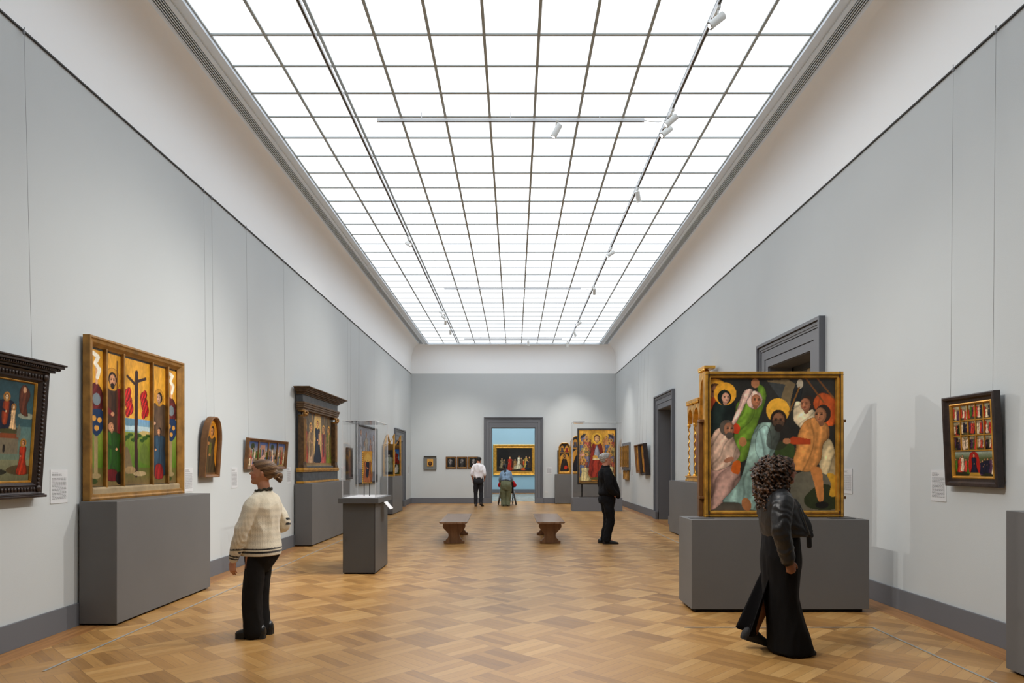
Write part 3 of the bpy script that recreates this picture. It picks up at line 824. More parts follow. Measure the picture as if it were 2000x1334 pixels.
# ------------------------------------------------------------ L4 four-scene panel
def four_scene(t, w, h, seed, n=4, fw=.05, fm=M_brownf, depth=.05, prof=None, pal=None, slip=None):
    frame(t, w, h, prof or [(0, 0), (0, depth), (.008, depth + .006), (.02, depth), (fw * .8, depth * .6), (fw, depth * .5), (fw, 0)], fm)
    iw = w - 2 * fw; ih = h - 2 * fw
    for k in range(n):
        sw = iw / n; a = Art(max(30, int(sw * 170)), max(40, int(ih * 190)), sw / ih, seed + k)
        a.fill((.55, .46, .28), (.62, .55, .42), 0, .6); a.fill((.62, .60, .55), (.16, .24, .45), .55, 1)
        if k % 2: a.blob([(.25, .4), (.25, .85), (.75, .85), (.75, .4)], (.62, .46, .38), smooth=False)
        else: a.ell(.5, .8, .2, .12, (.18, .22, .12)); a.blob([(0, .4), (0, .8), (.3, .7), (.35, .4)], (.6, .5, .35), smooth=False)
        a.scatter_people(6, 0, 1, .28, .40, pal or [RED, NAVY, (.7, .6, .5), GREEN, (.3, .35, .5), CREAM, (.5, .3, .2)])
        a.scatter_people(5, .05, .95, .05, .42, pal or [RED, (.25, .3, .45), CREAM, PINK, BROWN, (.4, .4, .35)])
        art_object('painted_panel', a.finish(1.1), sw - .02, ih + .01, t, x0=-iw/2 + sw * k + .01, z0=fw - .005, y=-.015)
    for k in range(1, n):
        x = -iw/2 + iw / n * k
        MB().box(x - .014, x + .014, -depth * .7, -.003, fw - .01, h - fw + .01).build('mullion', fm, t, bevel=.004)
y0, y1 = 10.72, 12.58; w, h = y1 - y0, .50
t = thing('painting', 'long panel of four small crowded scenes, behind the woman in the cardigan', 'painting', (XL + .012, (y0 + y1) / 2, 1.488), R(90), tilt=.08)
four_scene(t, w, h, 40)
wires(t, (-.87, .87), h, -.01, t)

# ------------------------------------------------------------ L5 tabernacle altarpiece
y0, y1 = 13.25, 15.85; w = y1 - y0
t = thing('altarpiece', 'columned tabernacle altarpiece with dark frieze and gilt cornice, row of standing figures', 'altarpiece', (XL + .03, (y0 + y1) / 2, ZA + .002), R(90))
D = .13
M_tab = mat('worn_gilt_wood', (.34, .25, .15), .5, metal=.25, bump=.5, bscale=60, var=.45, vscale=14)
def mould(z0, z1, steps, m, name, base_d=D, dark=False):
    b = MB(); n = len(steps)
    for k, e in enumerate(steps):
        b.box(-w/2 - e, w/2 + e, -base_d - e, 0, z0 + (z1 - z0) * k / n, z0 + (z1 - z0) * (k + 1) / n)
    return b.build(name, m, t, bevel=.006)
mould(0, .04, [.03, .02], M_gold, 'base_moulding'); mould(.04, .22, [.0], M_bluegrey, 'base_block'); mould(.22, .30, [.02, .035, .02], M_gold, 'base_moulding')
MB().box(-w/2 + .27, w/2 - .27, -.10, 0, .30, .34).build('sill', M_bluegrey, t, bevel=.01)
mould(1.42, 1.58, [.0, .02, .03, .045], M_tab, 'architrave'); mould(1.58, 1.72, [.0], M_bluegrey, 'frieze')
mould(1.72, 1.86, [.02, .05, .09, .12, .15, .185], M_tab, 'cornice')
MB().box(-w/2 + .02, w/2 - .02, -.03, 0, .30, 1.42).build('back_board', M_blackf, t)
for sx in (-1, 1):
    cx = sx * (w/2 - .125)
    pl = MB().box(cx - .10, cx + .10, -D, -.03, .36, 1.30).build('pilaster', M_tab, t, bevel=.005)
    b = MB()
    for k in range(5): b.box(cx - .075 + k * .032, cx - .055 + k * .032, -D - .008, -D, .42, 1.26)
    b.build('fluting', M_goldd, pl)
    b = MB().box(cx - .115, cx + .115, -D - .012, -.03, .30, .33).box(cx - .105, cx + .105, -D - .006, -.03, .33, .36); b.build('pilaster_base', M_tab, pl, bevel=.006)
    b = MB().box(cx - .10, cx + .10, -D - .004, -.03, 1.30, 1.33).box(cx - .12, cx + .12, -D - .03, -.03, 1.39, 1.42)
    for k in range(4): b.ball((cx - .09 + k * .06, -D - .012, 1.345), (.028, .024, .03), 8, 6)
    for q in (-1, 1): b.ball((cx + q * .095, -D - .02, 1.375), (.03, .026, .03), 10, 6)
    b.build('capital', M_goldd, pl, smooth=True)
a = Art(230, 150, 1.85, 60)
a.fill((.42, .33, .20), (.50, .40, .26), 0, 1, amt=.3)
for k in range(7): a.blob([(.04 + k * .14, .62), (.06 + k * .14, .93), (.11 + k * .14, 1.0), (.16 + k * .14, .93), (.18 + k * .14, .62)], (.34, .30, .24), folds=10)
for x, c, c2 in ((.09, (.62, .22, .15), (.16, .2, .32)), (.27, (.62, .50, .38), (.45, .36, .25)), (.70, (.60, .27, .25), (.3, .2, .2)), (.90, (.42, .44, .16), (.55, .46, .3))):
    a.person(x, .06, .72, c, w=.26, c2=c2, halo=(.72, .55, .28), side=-1 if x > .5 else 1, folds=9)
a.blob([(.38, .08), (.38, .9), (.5, .99), (.61, .9), (.61, .08)], (.72, .60, .38)); a.person(.49, .08, .80, (.10, .12, .18), w=.30, halo=(.8, .64, .3), c2=(.12, .14, .22), folds=8)
a.person(.545, .42, .26, (.8, .6, .42), w=.08); a.fill((.55, .48, .34), (.48, .36, .22), 0, .06)
art_object('painted_panel', a.finish(1.1, 1.05), w - .46, 1.08, t, z0=.34, y=-.045)

# ------------------------------------------------------------ wall works seen through the glass case
y0, y1 = 18.3, 20.9; w, h = y1 - y0, 1.62
t = thing('painting', 'large pale grey mounted picture in a thin dark frame, seen through the tall glass case', 'painting', (XL + .01, (y0 + y1) / 2, 1.04), R(90))
frame(t, w, h, [(0, 0), (0, .07), (.04, .07), (.05, .04), (.05, 0)], M_blackf)
a = Art(90, 130, w / h, 70); a.fill((.42, .44, .48), (.55, .56, .6), 0, 1, amt=.25)
a.scatter_people(5, .05, .95, .08, .8, [(.5, .48, .46), (.6, .56, .5), (.4, .38, .42), (.58, .42, .36), (.62, .62, .64)])
art_object('painted_panel', a.finish(), w - .08, h - .08, t, z0=.04, y=-.03)
wires(t, (-1.0, 1.0), h, -.01, t)
y0, y1 = 17.25, 17.75; w, h = y1 - y0, .80
t = thing('painting', 'small dark panel on the left wall between the tabernacle and the pale mounted picture', 'painting', (XL + .01, (y0 + y1) / 2, 1.20), R(90))
frame(t, w, h, [(0, 0), (0, .06), (.04, .06), (.05, .04), (.05, 0)], M_darkf)
a = Art(50, 80, w / h, 71); a.fill((.25, .2, .16), (.3, .26, .2), 0, 1); a.person(.5, .05, .85, (.3, .12, .1), w=.4, halo=(.6, .45, .2)); art_object('painted_panel', a.finish(), w - .09, h - .09, t, z0=.045, y=-.03)
wires(t, (-.16, .16), h, -.01, t)

# ------------------------------------------------------------ L6 winged triptych
t = thing('triptych', 'small gilt triptych with open ogee-topped wings on a plinth beside the left doorway', 'triptych', (XL + .03, 22.6, ZA + .002), R(90))
def ogee(w, h, d, n=8, up=1):
    # rises to the outer (+x if up>0) edge
    zs = h * .74; out = [(-w/2 + d, d), (w/2 - d, d)]
    top = []
    for k in range(n + 1):
        s_ = k / n; z = zs + (h - zs) * (s_ ** 2.4)
        top.append(((-w/2 + d) + (w - 2 * d) * s_, z - d))
    out += top[::-1]
    return out if up > 0 else [(-x, z) for x, z in out][::-1]
def wing(x, ang, mirror, seed, inner):
    e = bpy.data.objects.new('wing', None); COL.objects.link(e); e.parent = t; e.location = (x, -.02, 0); e.rotation_euler = (0, 0, ang)
    W_, H_ = .36, 1.36
    lf = lambda d: [(px_ + W_/2 * (1 if mirror > 0 else -1), pz) for px_, pz in ogee(W_, H_, d, up=mirror)]
    b = frame_loft([(0, .028), (0, -.028), (.045, -.028), (.055, -.01), (.055, .01), (.045, .028), (0, .028)], lf)
    b.build('frame', M_goldb, e, fix=True)
    for sd in (-1, 1):
        a = Art(40, 120, .28, seed + sd)
        if (sd == 1) == inner: 
            a.fill((.25, .28, .14), (.30, .34, .2), 0, .45); a.fill((.62, .74, .80), (.10, .30, .58), .45, .85); a.fill((.3, .2, .1), (.5, .36, .14), .85, 1)
            a.person(.5, .36, .42, (.55, .15, .12), w=.2, side=1); a.ell(.5, .2, .11, .16, (.80, .78, .74), folds=10); a.line([(.2, .1), (.6, .4)], .02, (.14, .16, .12))
        else:
            a.fill((.10, .09, .08), (.16, .14, .12), 0, .8); a.fill((.4, .28, .12), (.5, .36, .16), .8, 1); a.person(.5, .12, .55, (.50, .52, .46), w=.26, skin=(.6, .6, .55))
        a.finish()
        ho = art_object('painted_panel', a, W_ - .09, H_ * .74 - .02, e, z0=.045, y=-.009)
        ho.location.x = mirror * W_ / 2; ho.rotation_euler.z = PI if sd > 0 else 0
    return e
hw = .62
b = MB(); lf = lambda d: [(-hw + d, d), (hw - d, d), (hw - d, 1.0 - d), (hw * .7, 1.06 - d), (hw * .45, 1.2 - d), (0, 1.36 - d), (-hw * .45, 1.2 - d), (-hw * .7, 1.06 - d), (-hw + d, 1.0 - d)]
frame_loft([(0, 0), (0, .06), (.05, .06), (.06, .03), (.06, 0)], lf).build('frame', M_goldb, t, fix=True)
a = Art(80, 80, 1.1, 88); a.fill((.2, .26, .14), (.5, .62, .68), 0, 1); a.scatter_people(4, .1, .9, .1, .75, [RED, NAVY, CREAM, GREEN]); art_object('painted_panel', a.finish(), 2 * hw - .1, .96, t, z0=.045, y=-.025)
wing(-hw, R(-92), 1, 80, True)     # near wing: its outside faces the camera
wing(hw, R(84), -1, 84, True)
# ------------------------------------------------------------ glass cases
def bonnet(t, x0, x1, y0, y1, z0, z1, th=.008, name='glass_bonnet'):
    b = MB()
    b.box(x0, x1, y0, y0 + th, z0, z1).box(x0, x1, y1 - th, y1, z0, z1)
    b.box(x0, x0 + th, y0 + th, y1 - th, z0, z1).box(x1 - th, x1, y0 + th, y1 - th, z0, z1)
    b.box(x0 + th, x1 - th, y0 + th, y1 - th, z1 - th, z1)
    g = b.build(name, G_glass, t)
    e = MB(); r = .0035
    for x in (x0 + .002, x1 - .002):
        for y in (y0 + .002, y1 - .002): e.box(x - r, x + r, y - r, y + r, z0, z1)
    for y in (y0 + .002, y1 - .002): e.box(x0, x1, y - r, y + r, z1 - r, z1 + r * .6)
    for x in (x0 + .002, x1 - .002): e.box(x - r, x + r, y0, y1, z1 - r, z1 + r * .6)
    e.build('polished_edge', M_edge, g)
    return g
M_edge = mat('polished_acrylic_edge', (.80, .81, .83), .2, spec=.8)
M_deck = mat('pale_case_deck', (.78, .78, .79), .5)

# vitrine standing free on the left
t = thing('display_case', 'tall glass case on a slim dark grey pedestal with a small double-sided panel inside', 'display case', (-2.215, 10.28, 0))
MB().box(-.232, .232, -.47, .47, .02, 1.012).build('pedestal', mat('pedestal_dark_grey', (.315, .32, .325), .45, bump=.1, bscale=150, spec=.4), t, bevel=.003)
MB().box(-.215, .215, -.45, .45, 0, .02).build('toe_recess', M_toe, t)
b = MB()
for x in (-.222, .222): b.box(x - .0015, x + .0015, -.4715, -.4695, .03, 1.0)
b.build('panel_joint', M_toe, t)
o = MB().cyl((-.185, -.478, .50), (-.185, -.468, .50), .011, n=16).build('lock', M_steel, t, smooth=False)
MB().box(-.285, .285, -.53, .53, 1.012, 1.085).build('case_top', MATS['pedestal_dark_grey'], t, bevel=.002)
MB().box(-.225, .225, -.46, .46, 1.085, 1.092).build('deck', M_deck, t)
bonnet(t, -.235, .235, -.475, .475, 1.0851, 2.19)
for k, x in enumerate((-.15, .02)): MB().box(x, x + .09, -.30 + .2 * k, -.27 + .2 * k, 2.19, 2.20).build('black_clip', M_blackf, t)
o = MB().box(-.07, .07, -.13, .13, -.003, .003)
o = o.build('case_label', mat('label_white', (.84, .84, .85), .5), t); o.location = (.33, .02, .955); o.rotation_euler = (0, R(49), 0)
MB().box(.24, .295, .0, .03, .985, .995).build('label_bracket', M_steel, t)
# the small panel inside the case: a thing of its own
t = thing('painting', 'small worn gold panel held up on two rods inside the tall glass case', 'painting', (-2.20, 10.28, 1.092), R(50))
MB().box(-.085, .085, -.012, .012, .19, .67).build('panel_board', M_goldd, t)
b = MB()
for x in (-.055, .045): b.cyl((x, .0, 0), (x, .0, .20), .006, n=10)
b.build('rod', M_blackf, t)
a = Art(50, 110, .36, 90); a.fill(GOLD, (.72, .52, .2), 0, 1); a.person(.5, .05, .78, (.62, .36, .22), w=.3, c2=(.12, .14, .2), halo=(.82, .66, .3)); a.blob([(.1, .75), (.5, .95), (.9, .75)], (.78, .62, .3))
art_object('painted_panel', a.finish(1.0, .82), .16, .47, t, z0=.195, y=-.0135)
b = MB()
for k in range(16): b.ball((-.088, -.004, .20 + k * .03), (.006, .012, .012), 6, 5)
b.build('beaded_edge', M_goldb, t)

# large case near the right, at the back
t = thing('display_case', 'large floor-standing glass case on a low grey base, behind the man in black', 'display case', (2.80, 23.62, 0))
MB().box(-.845, .845, -.35, .35, .0, .448).build('base', MATS['slate_grey_trim'], t, bevel=.004)
MB().box(-.83, .83, -.335, .335, .448, .452).build('deck', M_plinth, t)
bonnet(t, -.83, .83, -.335, .335, .4485, 3.01, th=.012)
MB().box(-.82, -.42, -.30, -.27, 3.01, 3.03).build('top_clip', M_blackf, t)
t = thing('painting', 'tall gold-ground panel of a red-robed enthroned figure inside the large glass case', 'painting', (2.83, 23.70, .452))
MB().box(-.53, -.48, .05, .10, 0, 1.2).box(.46, .51, .05, .10, 0, 1.2).box(-.6, .6, -.02, .14, 0, .02).build('support_post', M_blackf, t)
w, h = 1.345, 1.93; z0 = .44
frame(t, w, h, [(0, 0), (0, .07), (.045, .075), (.055, .05), (.055, 0)], M_blackf, z0=z0)
frame(t, w - .10, h - .10, [(0, 0), (0, .06), (.018, .06), (.028, .04), (.028, 0)], M_gold, z0=z0 + .05, name='gilt_slip')
a = Art(110, 150, .69, 95)
a.fill((.74, .55, .22), (.82, .62, .24), 0, 1, amt=.25)
pal = [(.45, .42, .50), (.72, .50, .30), (.62, .32, .25), (.35, .40, .52), (.70, .62, .40), (.48, .42, .28), (.75, .55, .48)]
for side in (0, 1):
    for q in range(11):
        x = (.05 + .21 * a.rng.random()) if side == 0 else (.74 + .21 * a.rng.random()); y = .86 - q * .055
        a.person(x, y - .2, .28, pal[q % 7], w=.16, halo=(.80, .62, .28), side=1 if side == 0 else -1)
for s_ in (-1, 1): a.blob([(.5 + s_ * .32, .93), (.5 + s_ * .45, .90), (.5 + s_ * .47, .84), (.5 + s_ * .36, .88)], (.20, .18, .2))
a.blob([(.30, .06), (.24, .2), (.30, .45), (.33, .62), (.38, .74), (.5, .78), (.62, .74), (.67, .62), (.70, .45), (.77, .2), (.7, .06)], (.55, .20, .15), folds=9, ang=86)
a.blob([(.42, .46), (.45, .66), (.5, .72), (.56, .64), (.6, .46)], (.58, .58, .62), folds=9)
a.head(.5, .835, .060, (.76, .60, .42), (.35, .2, .1), halo=(.85, .67, .26)); a.ell(.45, .49, .05, .035, (.80, .62, .30)); a.ell(.53, .45, .11, .02, (.85, .78, .62))
a.person(.16, .04, .30, (.78, .72, .52), w=.16, side=1); a.person(.88, .04, .32, (.78, .72, .52), w=.15, side=-1)
a.line([(.26, .16), (.36, .06), (.7, .06)], .012, (.62, .35, .18)); a.ell(.5, .075, .13, .025, (.36, .36, .2)); a.fill((.35, .28, .2), (.4, .3, .2), 0, .025)
art_object('painted_panel', a.finish(1.1, .98), w - .15, h - .15, t, z0=z0 + .075, y=-.045)

# ------------------------------------------------------------ back wall works
t = thing('painting', 'tiny gold icon mounted in a shallow grey shadow box, left part of the back wall', 'painting', (-3.445, YB, 1.39))
frame(t, .51, .54, [(0, 0), (0, .09), (.012, .09), (.014, .03), (.014, 0)], M_plinth)
MB().box(-.25, .25, -.03, 0, .01, .53).build('backing', mat('linen_backing', (.46, .46, .44), .9, bump=.3, bscale=300), t)
a = Art(40, 56, .72, 100); a.fill((.80, .58, .24), (.82, .6, .26), 0, 1); a.ell(.5, .38, .24, .3, (.18, .12, .08)); a.ell(.5, .45, .14, .2, (.40, .26, .15)); a.line([(.25, .86), (.75, .86)], .04, (.35, .2, .1))
MB().box(-.12, .12, -.055, -.03, .12, .42).build('icon_board', M_goldb, t)
art_object('icon_panel', a.finish(), .235, .295, t, x0=-.1175, z0=.1225, y=-.056)
for k, (xx, lb) in enumerate(((-2.595, 'leftmost of three small framed grey head studies on the back wall'), (-2.145, 'middle one of three small framed grey head studies on the back wall'), (-1.70, 'rightmost of three small grey head studies, partly behind the man in the white shirt'))):
    t = thing('painting', lb, 'painting', (xx, YB, 1.42), group='framed grey head studies')
    frame(t, .425, .49, [(0, 0), (0, .045), (.015, .05), (.03, .035), (.05, .03), (.055, .015), (.055, 0)], M_brownf)
    frame(t, .34, .405, [(0, 0), (0, .03), (.012, .032), (.018, .02), (.018, 0)], M_gold, z0=.0425, name='gilt_slip')
    a = Art(44, 52, .84, 110 + k); a.fill((.09, .085, .085), (.14, .135, .13), 0, 1, amt=.3)
    g = (.50, .48, .47); cx = (.42, .5, .58)[k]
    a.robe(cx, 0, .45, .34, (.24, .23, .23), folds=6); a.ell(cx, .62, .2, .26, g, amt=.3); a.ell(cx + (.03, 0, -.05)[k], .58, .13, .2, (.62, .60, .59), amt=.35)
    a.ell(cx, .42, .12, .12, (.30, .29, .28) if k == 1 else (.5, .48, .47)); a.ell(cx - .12, .66, .07, .06, (.30,) * 3, amt=.5); a.ell(cx + .16, .5, .05, .2, (.22,) * 3, amt=.5)
    art_object('painted_panel', a.finish(1.1, .9), .32, .385, t, z0=.052, y=-.018)

# gabled triptych on the back plinth
t = thing('triptych', 'gabled gold triptych with dark robed figures on the plinth right of the back doorway', 'triptych', (2.61, YB - .03, 1.192))
def gable(w, h, d, sh=.80):
    return [(-w/2 + d, d), (w/2 - d, d), (w/2 - d, h * sh), (w/2 - d - w * .10, h * (sh + .08) - d * .3), (w * .22, h - d), (-w * .22, h - d), (-w/2 + d + w * .10, h * (sh + .08) - d * .3), (-w/2 + d, h * sh)]
def gothic_panel(cx, w, h, seed, robe, big):
    e = bpy.data.objects.new('panel', None); COL.objects.link(e); e.parent = t; e.location = (cx, 0, .06)
    sh = .86
    frame_loft([(0, 0), (0, .11), (.015, .12), (.035, .10), (.045, .08), (.045, 0)], lambda d: gable(w, h, d, sh)).build('frame', M_gold, e, fix=True)
    asp = w / h; a = Art(44, 110, asp, seed)
    a.fill((.14, .12, .11), (.18, .16, .14), 0, 1)
    for s_ in (.27, .73):
        a.blob([(s_ - .2, .70), (s_ - .19, .84), (s_, .93), (s_ + .19, .84), (s_ + .2, .70)], (.74, .52, .18)); a.person(s_, .70, .18, (.5, .14, .12) if s_ > .5 else (.25, .24, .28), w=.09, halo=(.8, .6, .25))
    a.fill((.72, .50, .18), (.62, .44, .16), .665, .69)
    a.blob([(.06, .03), (.05, .40), (.16, .58), (.5, .65), (.84, .58), (.95, .40), (.94, .03)], (.76, .54, .20))
    a.blob([(.15, .03), (.10, .16), (.22, .36), (.38, .50), (.62, .50), (.78, .36), (.9, .16), (.85, .03)], robe, folds=9, ang=75)
    a.head(.5, .55, .05, (.5, .36, .24), (.2, .15, .1), halo=(.70, .50, .2), beard=not big); a.ell(.62, .17, .07, .06, (.74, .20, .10), rot=50)
    art_object('painted_panel', a.finish(1.05), w - .07, h - .05, e, z0=.02, y=-.055, mask=lambda x, z: z < h * sh or abs(x) < w/2 - .03 - (z - h * sh) / (h * (1 - sh)) * w * .26)
gothic_panel(-.575, .475, 1.22, 120, (.16, .12, .10), False); gothic_panel(0, .66, 1.50, 121, (.07, .08, .13), True); gothic_panel(.575, .475, 1.22, 122, (.30, .14, .12), False)
MB().box(-.84, .84, -.14, 0, 0, .06).build('predella', M_goldd, t, bevel=.006)
for x in (-.835, .835): MB().box(x - .025, x + .025, -.05, 0, .06, .98).build('side_batten', M_darkf, t)

# painting in the blue room
t = thing('painting', 'wide dark figure scene in a broad gold frame on the blue wall beyond the doorway', 'painting', (-.015, Y2, 1.01))
w, h = 2.33, 1.69
frame(t, w, h, [(0, 0), (0, .09), (.03, .11), (.07, .10), (.11, .06), (.14, .055), (.17, .075), (.20, .03), (.20, 0)], M_goldb)
a = Art(170, 118, 1.5, 130)
a.fill((.15, .13, .10), (.17, .155, .14), 0, .35); a.fill((.17, .155, .14), (.13, .12, .11), .35, 1)
a.fill((.33, .27, .19), (.2, .17, .13), 0, .07)
a.blob([(0, .3), (0, .95), (.2, 1), (.33, .85), (.35, .5), (.3, .3)], (.11, .10, .09))
for x, y, hh, c, sd in ((.15, .16, .42, (.45, .40, .30), 1), (.22, .18, .34, (.30, .26, .2), 1), (.38, .08, .56, (.58, .16, .08), -1), (.46, .2, .32, (.25, .14, .1), 1), (.52, .1, .44, (.50, .38, .24), 1),
                         (.63, .26, .42, (.74, .70, .60), 1), (.57, .16, .16, (.70, .66, .55), 1), (.76, .08, .44, (.68, .30, .12), -1), (.84, .16, .5, (.60, .50, .25), -1), (.87, .1, .42, (.13, .17, .22), -1), (.93, .18, .46, (.22, .17, .13), -1), (.70, .2, .4, (.32, .26, .2), -1)):
    a.person(x, y, hh, c, w=hh * .34, side=sd, skin=(.80, .60, .42))
a.blob([(.5, .12), (.52, .26), (.68, .32), (.74, .2), (.68, .12)], (.62, .58, .48), folds=9)
art_object('painted_panel', a.finish(1.15, 1.05), w - .38, h - .38, t, z0=.19, y=-.03)

# ------------------------------------------------------------ right wall works
# backboard with four narrow wings, and the predella under it
t = thing('backboard', 'slate backboard carrying four narrow gilt wing panels, right wall beyond the glass case', 'backboard', (XR - .004, 25.45, 1.38), R(-90))
MB().box(-.85, .85, -.05, -.002, 0, 1.0).build('board', M_base, t, bevel=.004)
for x in (-.3, .3): MB().box(x - .05, x + .05, -.06, -.002, -.06, 0).build('bracket', M_blackf, t)
def small_panel(label, y, w, h, z, seed, robe, fm=M_goldd, off=.05, tilt=0, depth=.06, group=None, wire=None, fw=.035):
    t = thing('painting', label, 'painting', (XR - off, y, z), R(-90), tilt=tilt, group=group)
    frame(t, w, h, [(0, 0), (0, depth), (fw * .4, depth + .008), (fw, depth * .6), (fw, 0)], fm)
    a = Art(max(26, int(w * 110)), max(40, int(h * 100)), w / h, seed); a.fill((.74, .54, .22), (.68, .48, .18), 0, 1, amt=.25)
    a.person(.5, .05, .82, robe, w=h * .3, halo=(.82, .64, .28), side=-1); a.fill((.4, .3, .16), (.4, .3, .16), 0, .05)
    art_object('painted_panel', a.finish(), w - fw * 1.7, h - fw * 1.7, t, z0=fw * .85, y=-depth * .4)
    if wire: wires(t, wire, h, -.01, t)
    return t
for k, (y, lb) in enumerate(((24.83, 'nearest'), (25.2, 'second nearest'), (25.7, 'third nearest'), (26.1, 'farthest'))):
    small_panel('narrow gilt wing panel on the slate backboard, %s of the four' % lb, y, .30, .78, 1.49, 140 + k, [(.42, .3, .2), (.5, .22, .14), (.3, .26, .22), (.45, .36, .24)][k], off=.057, group='narrow wing panels on the backboard')
small_panel('small squat gilt panel hung directly under the slate backboard', 25.3, 1.0, .33, 1.03, 146, (.45, .22, .14), off=.02)
small_panel('thin tilted gilt panel on the right wall, farther one of a pair by the door', 22.55, .68, .93, 1.30, 147, (.50, .26, .16), fm=M_brownf, off=.012, tilt=.08, depth=.09, wire=(-.25, .25), fw=.05)
small_panel('thick-framed tilted gilt panel hung right beside the door, nearer one of a pair', 21.42, .86, .98, 1.26, 148, (.46, .18, .16), fm=M_darkf, off=.012, tilt=.10, depth=.13, wire=(-.32, .32), fw=.06)

# gilt gothic altarpiece on the right plinth
t = thing('altarpiece', 'gilded gothic altarpiece with twisted columns and pointed arches, behind the large painting', 'altarpiece', (XR - .06, 14.25, ZA + .002), R(-90))
b = MB(); w = 2.5
b.box(-w/2 - .03, w/2 + .03, -.24, 0, 0, .04).box(-w/2 - .01, w/2 + .01, -.22, 0, .04, .09).box(-w/2 - .03, w/2 + .03, -.24, 0, .09, .115)
b.build('base', M_goldb, t, bevel=.008)
MB().box(-w/2 + .02, w/2 - .02, -.05, 0, .1, 1.72).build('back_board', M_goldd, t)
nb = 5; bw = w / nb
def column(x):
    b = MB(); n = 60; rings = []
    for k in range(n + 1):
        z = .17 + 1.02 * k / n; ph = k * .62
        rings.append([(x + .013 * math.cos(ph) + .016 * math.cos(2*PI*j/8), -.165 + .013 * math.sin(ph) + .016 * math.sin(2*PI*j/8), z) for j in range(8)])
    b.loft(rings); c = b.build('twisted_column', M_goldb, t, smooth=True)
    b = MB(); b.tube([(x, -.165, .115), (x, -.165, .135), (x, -.165, .17)], [.045, .04, .022], n=10, dome=False)
    b.tube([(x, -.165, 1.19), (x, -.165, 1.21), (x, -.165, 1.25), (x, -.165, 1.27)], [.022, .034, .04, .028], n=10, dome=False)
    b.build('column_base_and_capital', M_goldb, c, smooth=True)
for k in range(nb + 1): column(-w/2 + .02 + (w - .04) * k / nb)
for k in range(nb):
    cx = -w/2 + bw * (k + .5); rise = .35 if k != 2 else .95
    b = MB()
    arch = lambda hw, z0, top: [(cx + hw * math.cos(a_), z0 + top * math.sin(a_) ** .8) for a_ in [PI * q / 16 for q in range(17)]]
    outer = [(cx + bw/2, 1.27)] + [(cx + bw/2, 1.27 + rise), (cx + bw * .3, 1.27 + rise + .02), (cx, 1.27 + rise + .12), (cx - bw * .3, 1.27 + rise + .02), (cx - bw/2, 1.27 + rise)] + [(cx - bw/2, 1.27)]
    inner = arch(bw/2 - .045, 1.27, rise * .9)
    # spandrel between arch and gable as quads fan
    N_ = 16; I = inner; O_ = []
    for q in range(17):
        x_ = I[q][0]; tq = abs(x_ - cx) / (bw/2)
        O_.append((cx + (x_ - cx) / (bw/2 - .045) * bw/2, 1.27 + rise + .12 * (1 - tq)))
    rings = []
    for (ix, iz), (ox, oz) in zip(I, O_): rings.append([(ix, -.10, iz), (ix, -.20, iz), (ox, -.20, oz), (ox, -.10, oz)])
    b.loft(rings); b.build('pointed_arch', M_goldb, t, fix=True)
    b = MB(); b.box(cx - bw/2, cx + bw/2, -.23, 0, 1.27 + rise + .10, 1.27 + rise + .16); 
    for q in range(5): b.ball((cx - bw * .4 + q * bw * .2, -.215, 1.27 + rise + .08), (.03, .02, .035), 8, 6)
    b.build('cornice', M_goldb, t, bevel=.005)
    a = Art(50, 150, bw / 1.45, 160 + k); a.fill((.76, .56, .22), (.70, .50, .2), 0, 1, amt=.2); a.person(.5, .03, .72, [(.36, .30, .30), (.45, .42, .5), NAVY, (.3, .3, .2), RED][k], w=.34, halo=(.84, .66, .3), c2=(.55, .36, .28))
    a.fill((.36, .42, .24), (.3, .34, .2), 0, .05)
    art_object('painted_panel', a.finish(), bw - .05, 1.5 + (rise - .35), t, x0=cx - bw/2 + .025, z0=.115, y=-.065)

# the large crowded painting standing on the free plinth
t = thing('painting', 'large crowded painting of robed figures in a gold frame, standing on the wide free plinth', 'painting', (2.867, 7.70, .979))
w, h = 1.526, 1.607
frame(t, w, h, [(0, 0), (0, .10), (.008, .108), (.03, .108), (.038, .090), (.052, .098), (.066, .092), (.07, .06), (.074, .05), (.074, 0)], M_gold)
b = MB()
for sx in (-1, 1):
    for (za, zb) in ((0, .07), (h - .07, h)):
        b.box(sx * (w/2 - .045) - .002, sx * (w/2 - .045) + .002, -.1095, -.10, za, zb)
b.box(-w/2, w/2, -.1092, -.10, .033, .036).box(-w/2, w/2, -.1092, -.10, h - .036, h - .033)
b.box(-w/2 + .033, -w/2 + .036, -.1092, -.10, 0, h).box(w/2 - .036, w/2 - .033, -.1092, -.10, 0, h)
b.build('frame_joint', M_darkf, t)
b = MB()
for sx in (-1, 1): b.box(sx * (w/2 + .004), sx * (w/2 + .045), -.02, .05, -.0, 1.07)
for sx in (-1, 1):
    for z in (.20, 1.05): b.box(sx * (w/2 - .02), sx * (w/2 + .05), -.06, .06, z, z + .03)
b.build('support_batten', M_brownf, t, bevel=.003)
MB().box(-w/2 + .01, w/2 - .01, .0, .03, .01, h - .01).build('back_board', M_brownf, t)
a = Art(250, 262, .95, 200)
a.fill((.12, .115, .10), (.155, .15, .14), 0, 1, amt=.3)
a.blob([(.45, .98), (.62, .99), (.70, .94), (.68, .78), (.60, .72), (.56, .88)], (.42, .36, .26), smooth=False); a.blob([(.56, .84), (.46, .97), (.60, .95)], (.22, .23, .23), smooth=False)
a.fill((.33, .30, .26), (.25, .23, .2), 0, .10); a.blob([(.62, .0), (.60, .2), (.75, .3), (.95, .26), (1, .0)], (.38, .36, .30)); a.blob([(.8, .02), (.75, .1), (.88, .2), (1, .16), (1, .02)], (.16, .18, .09))
a.blob([(.52, .42), (.55, .52), (.66, .5), (.66, .40)], (.20, .26, .12))
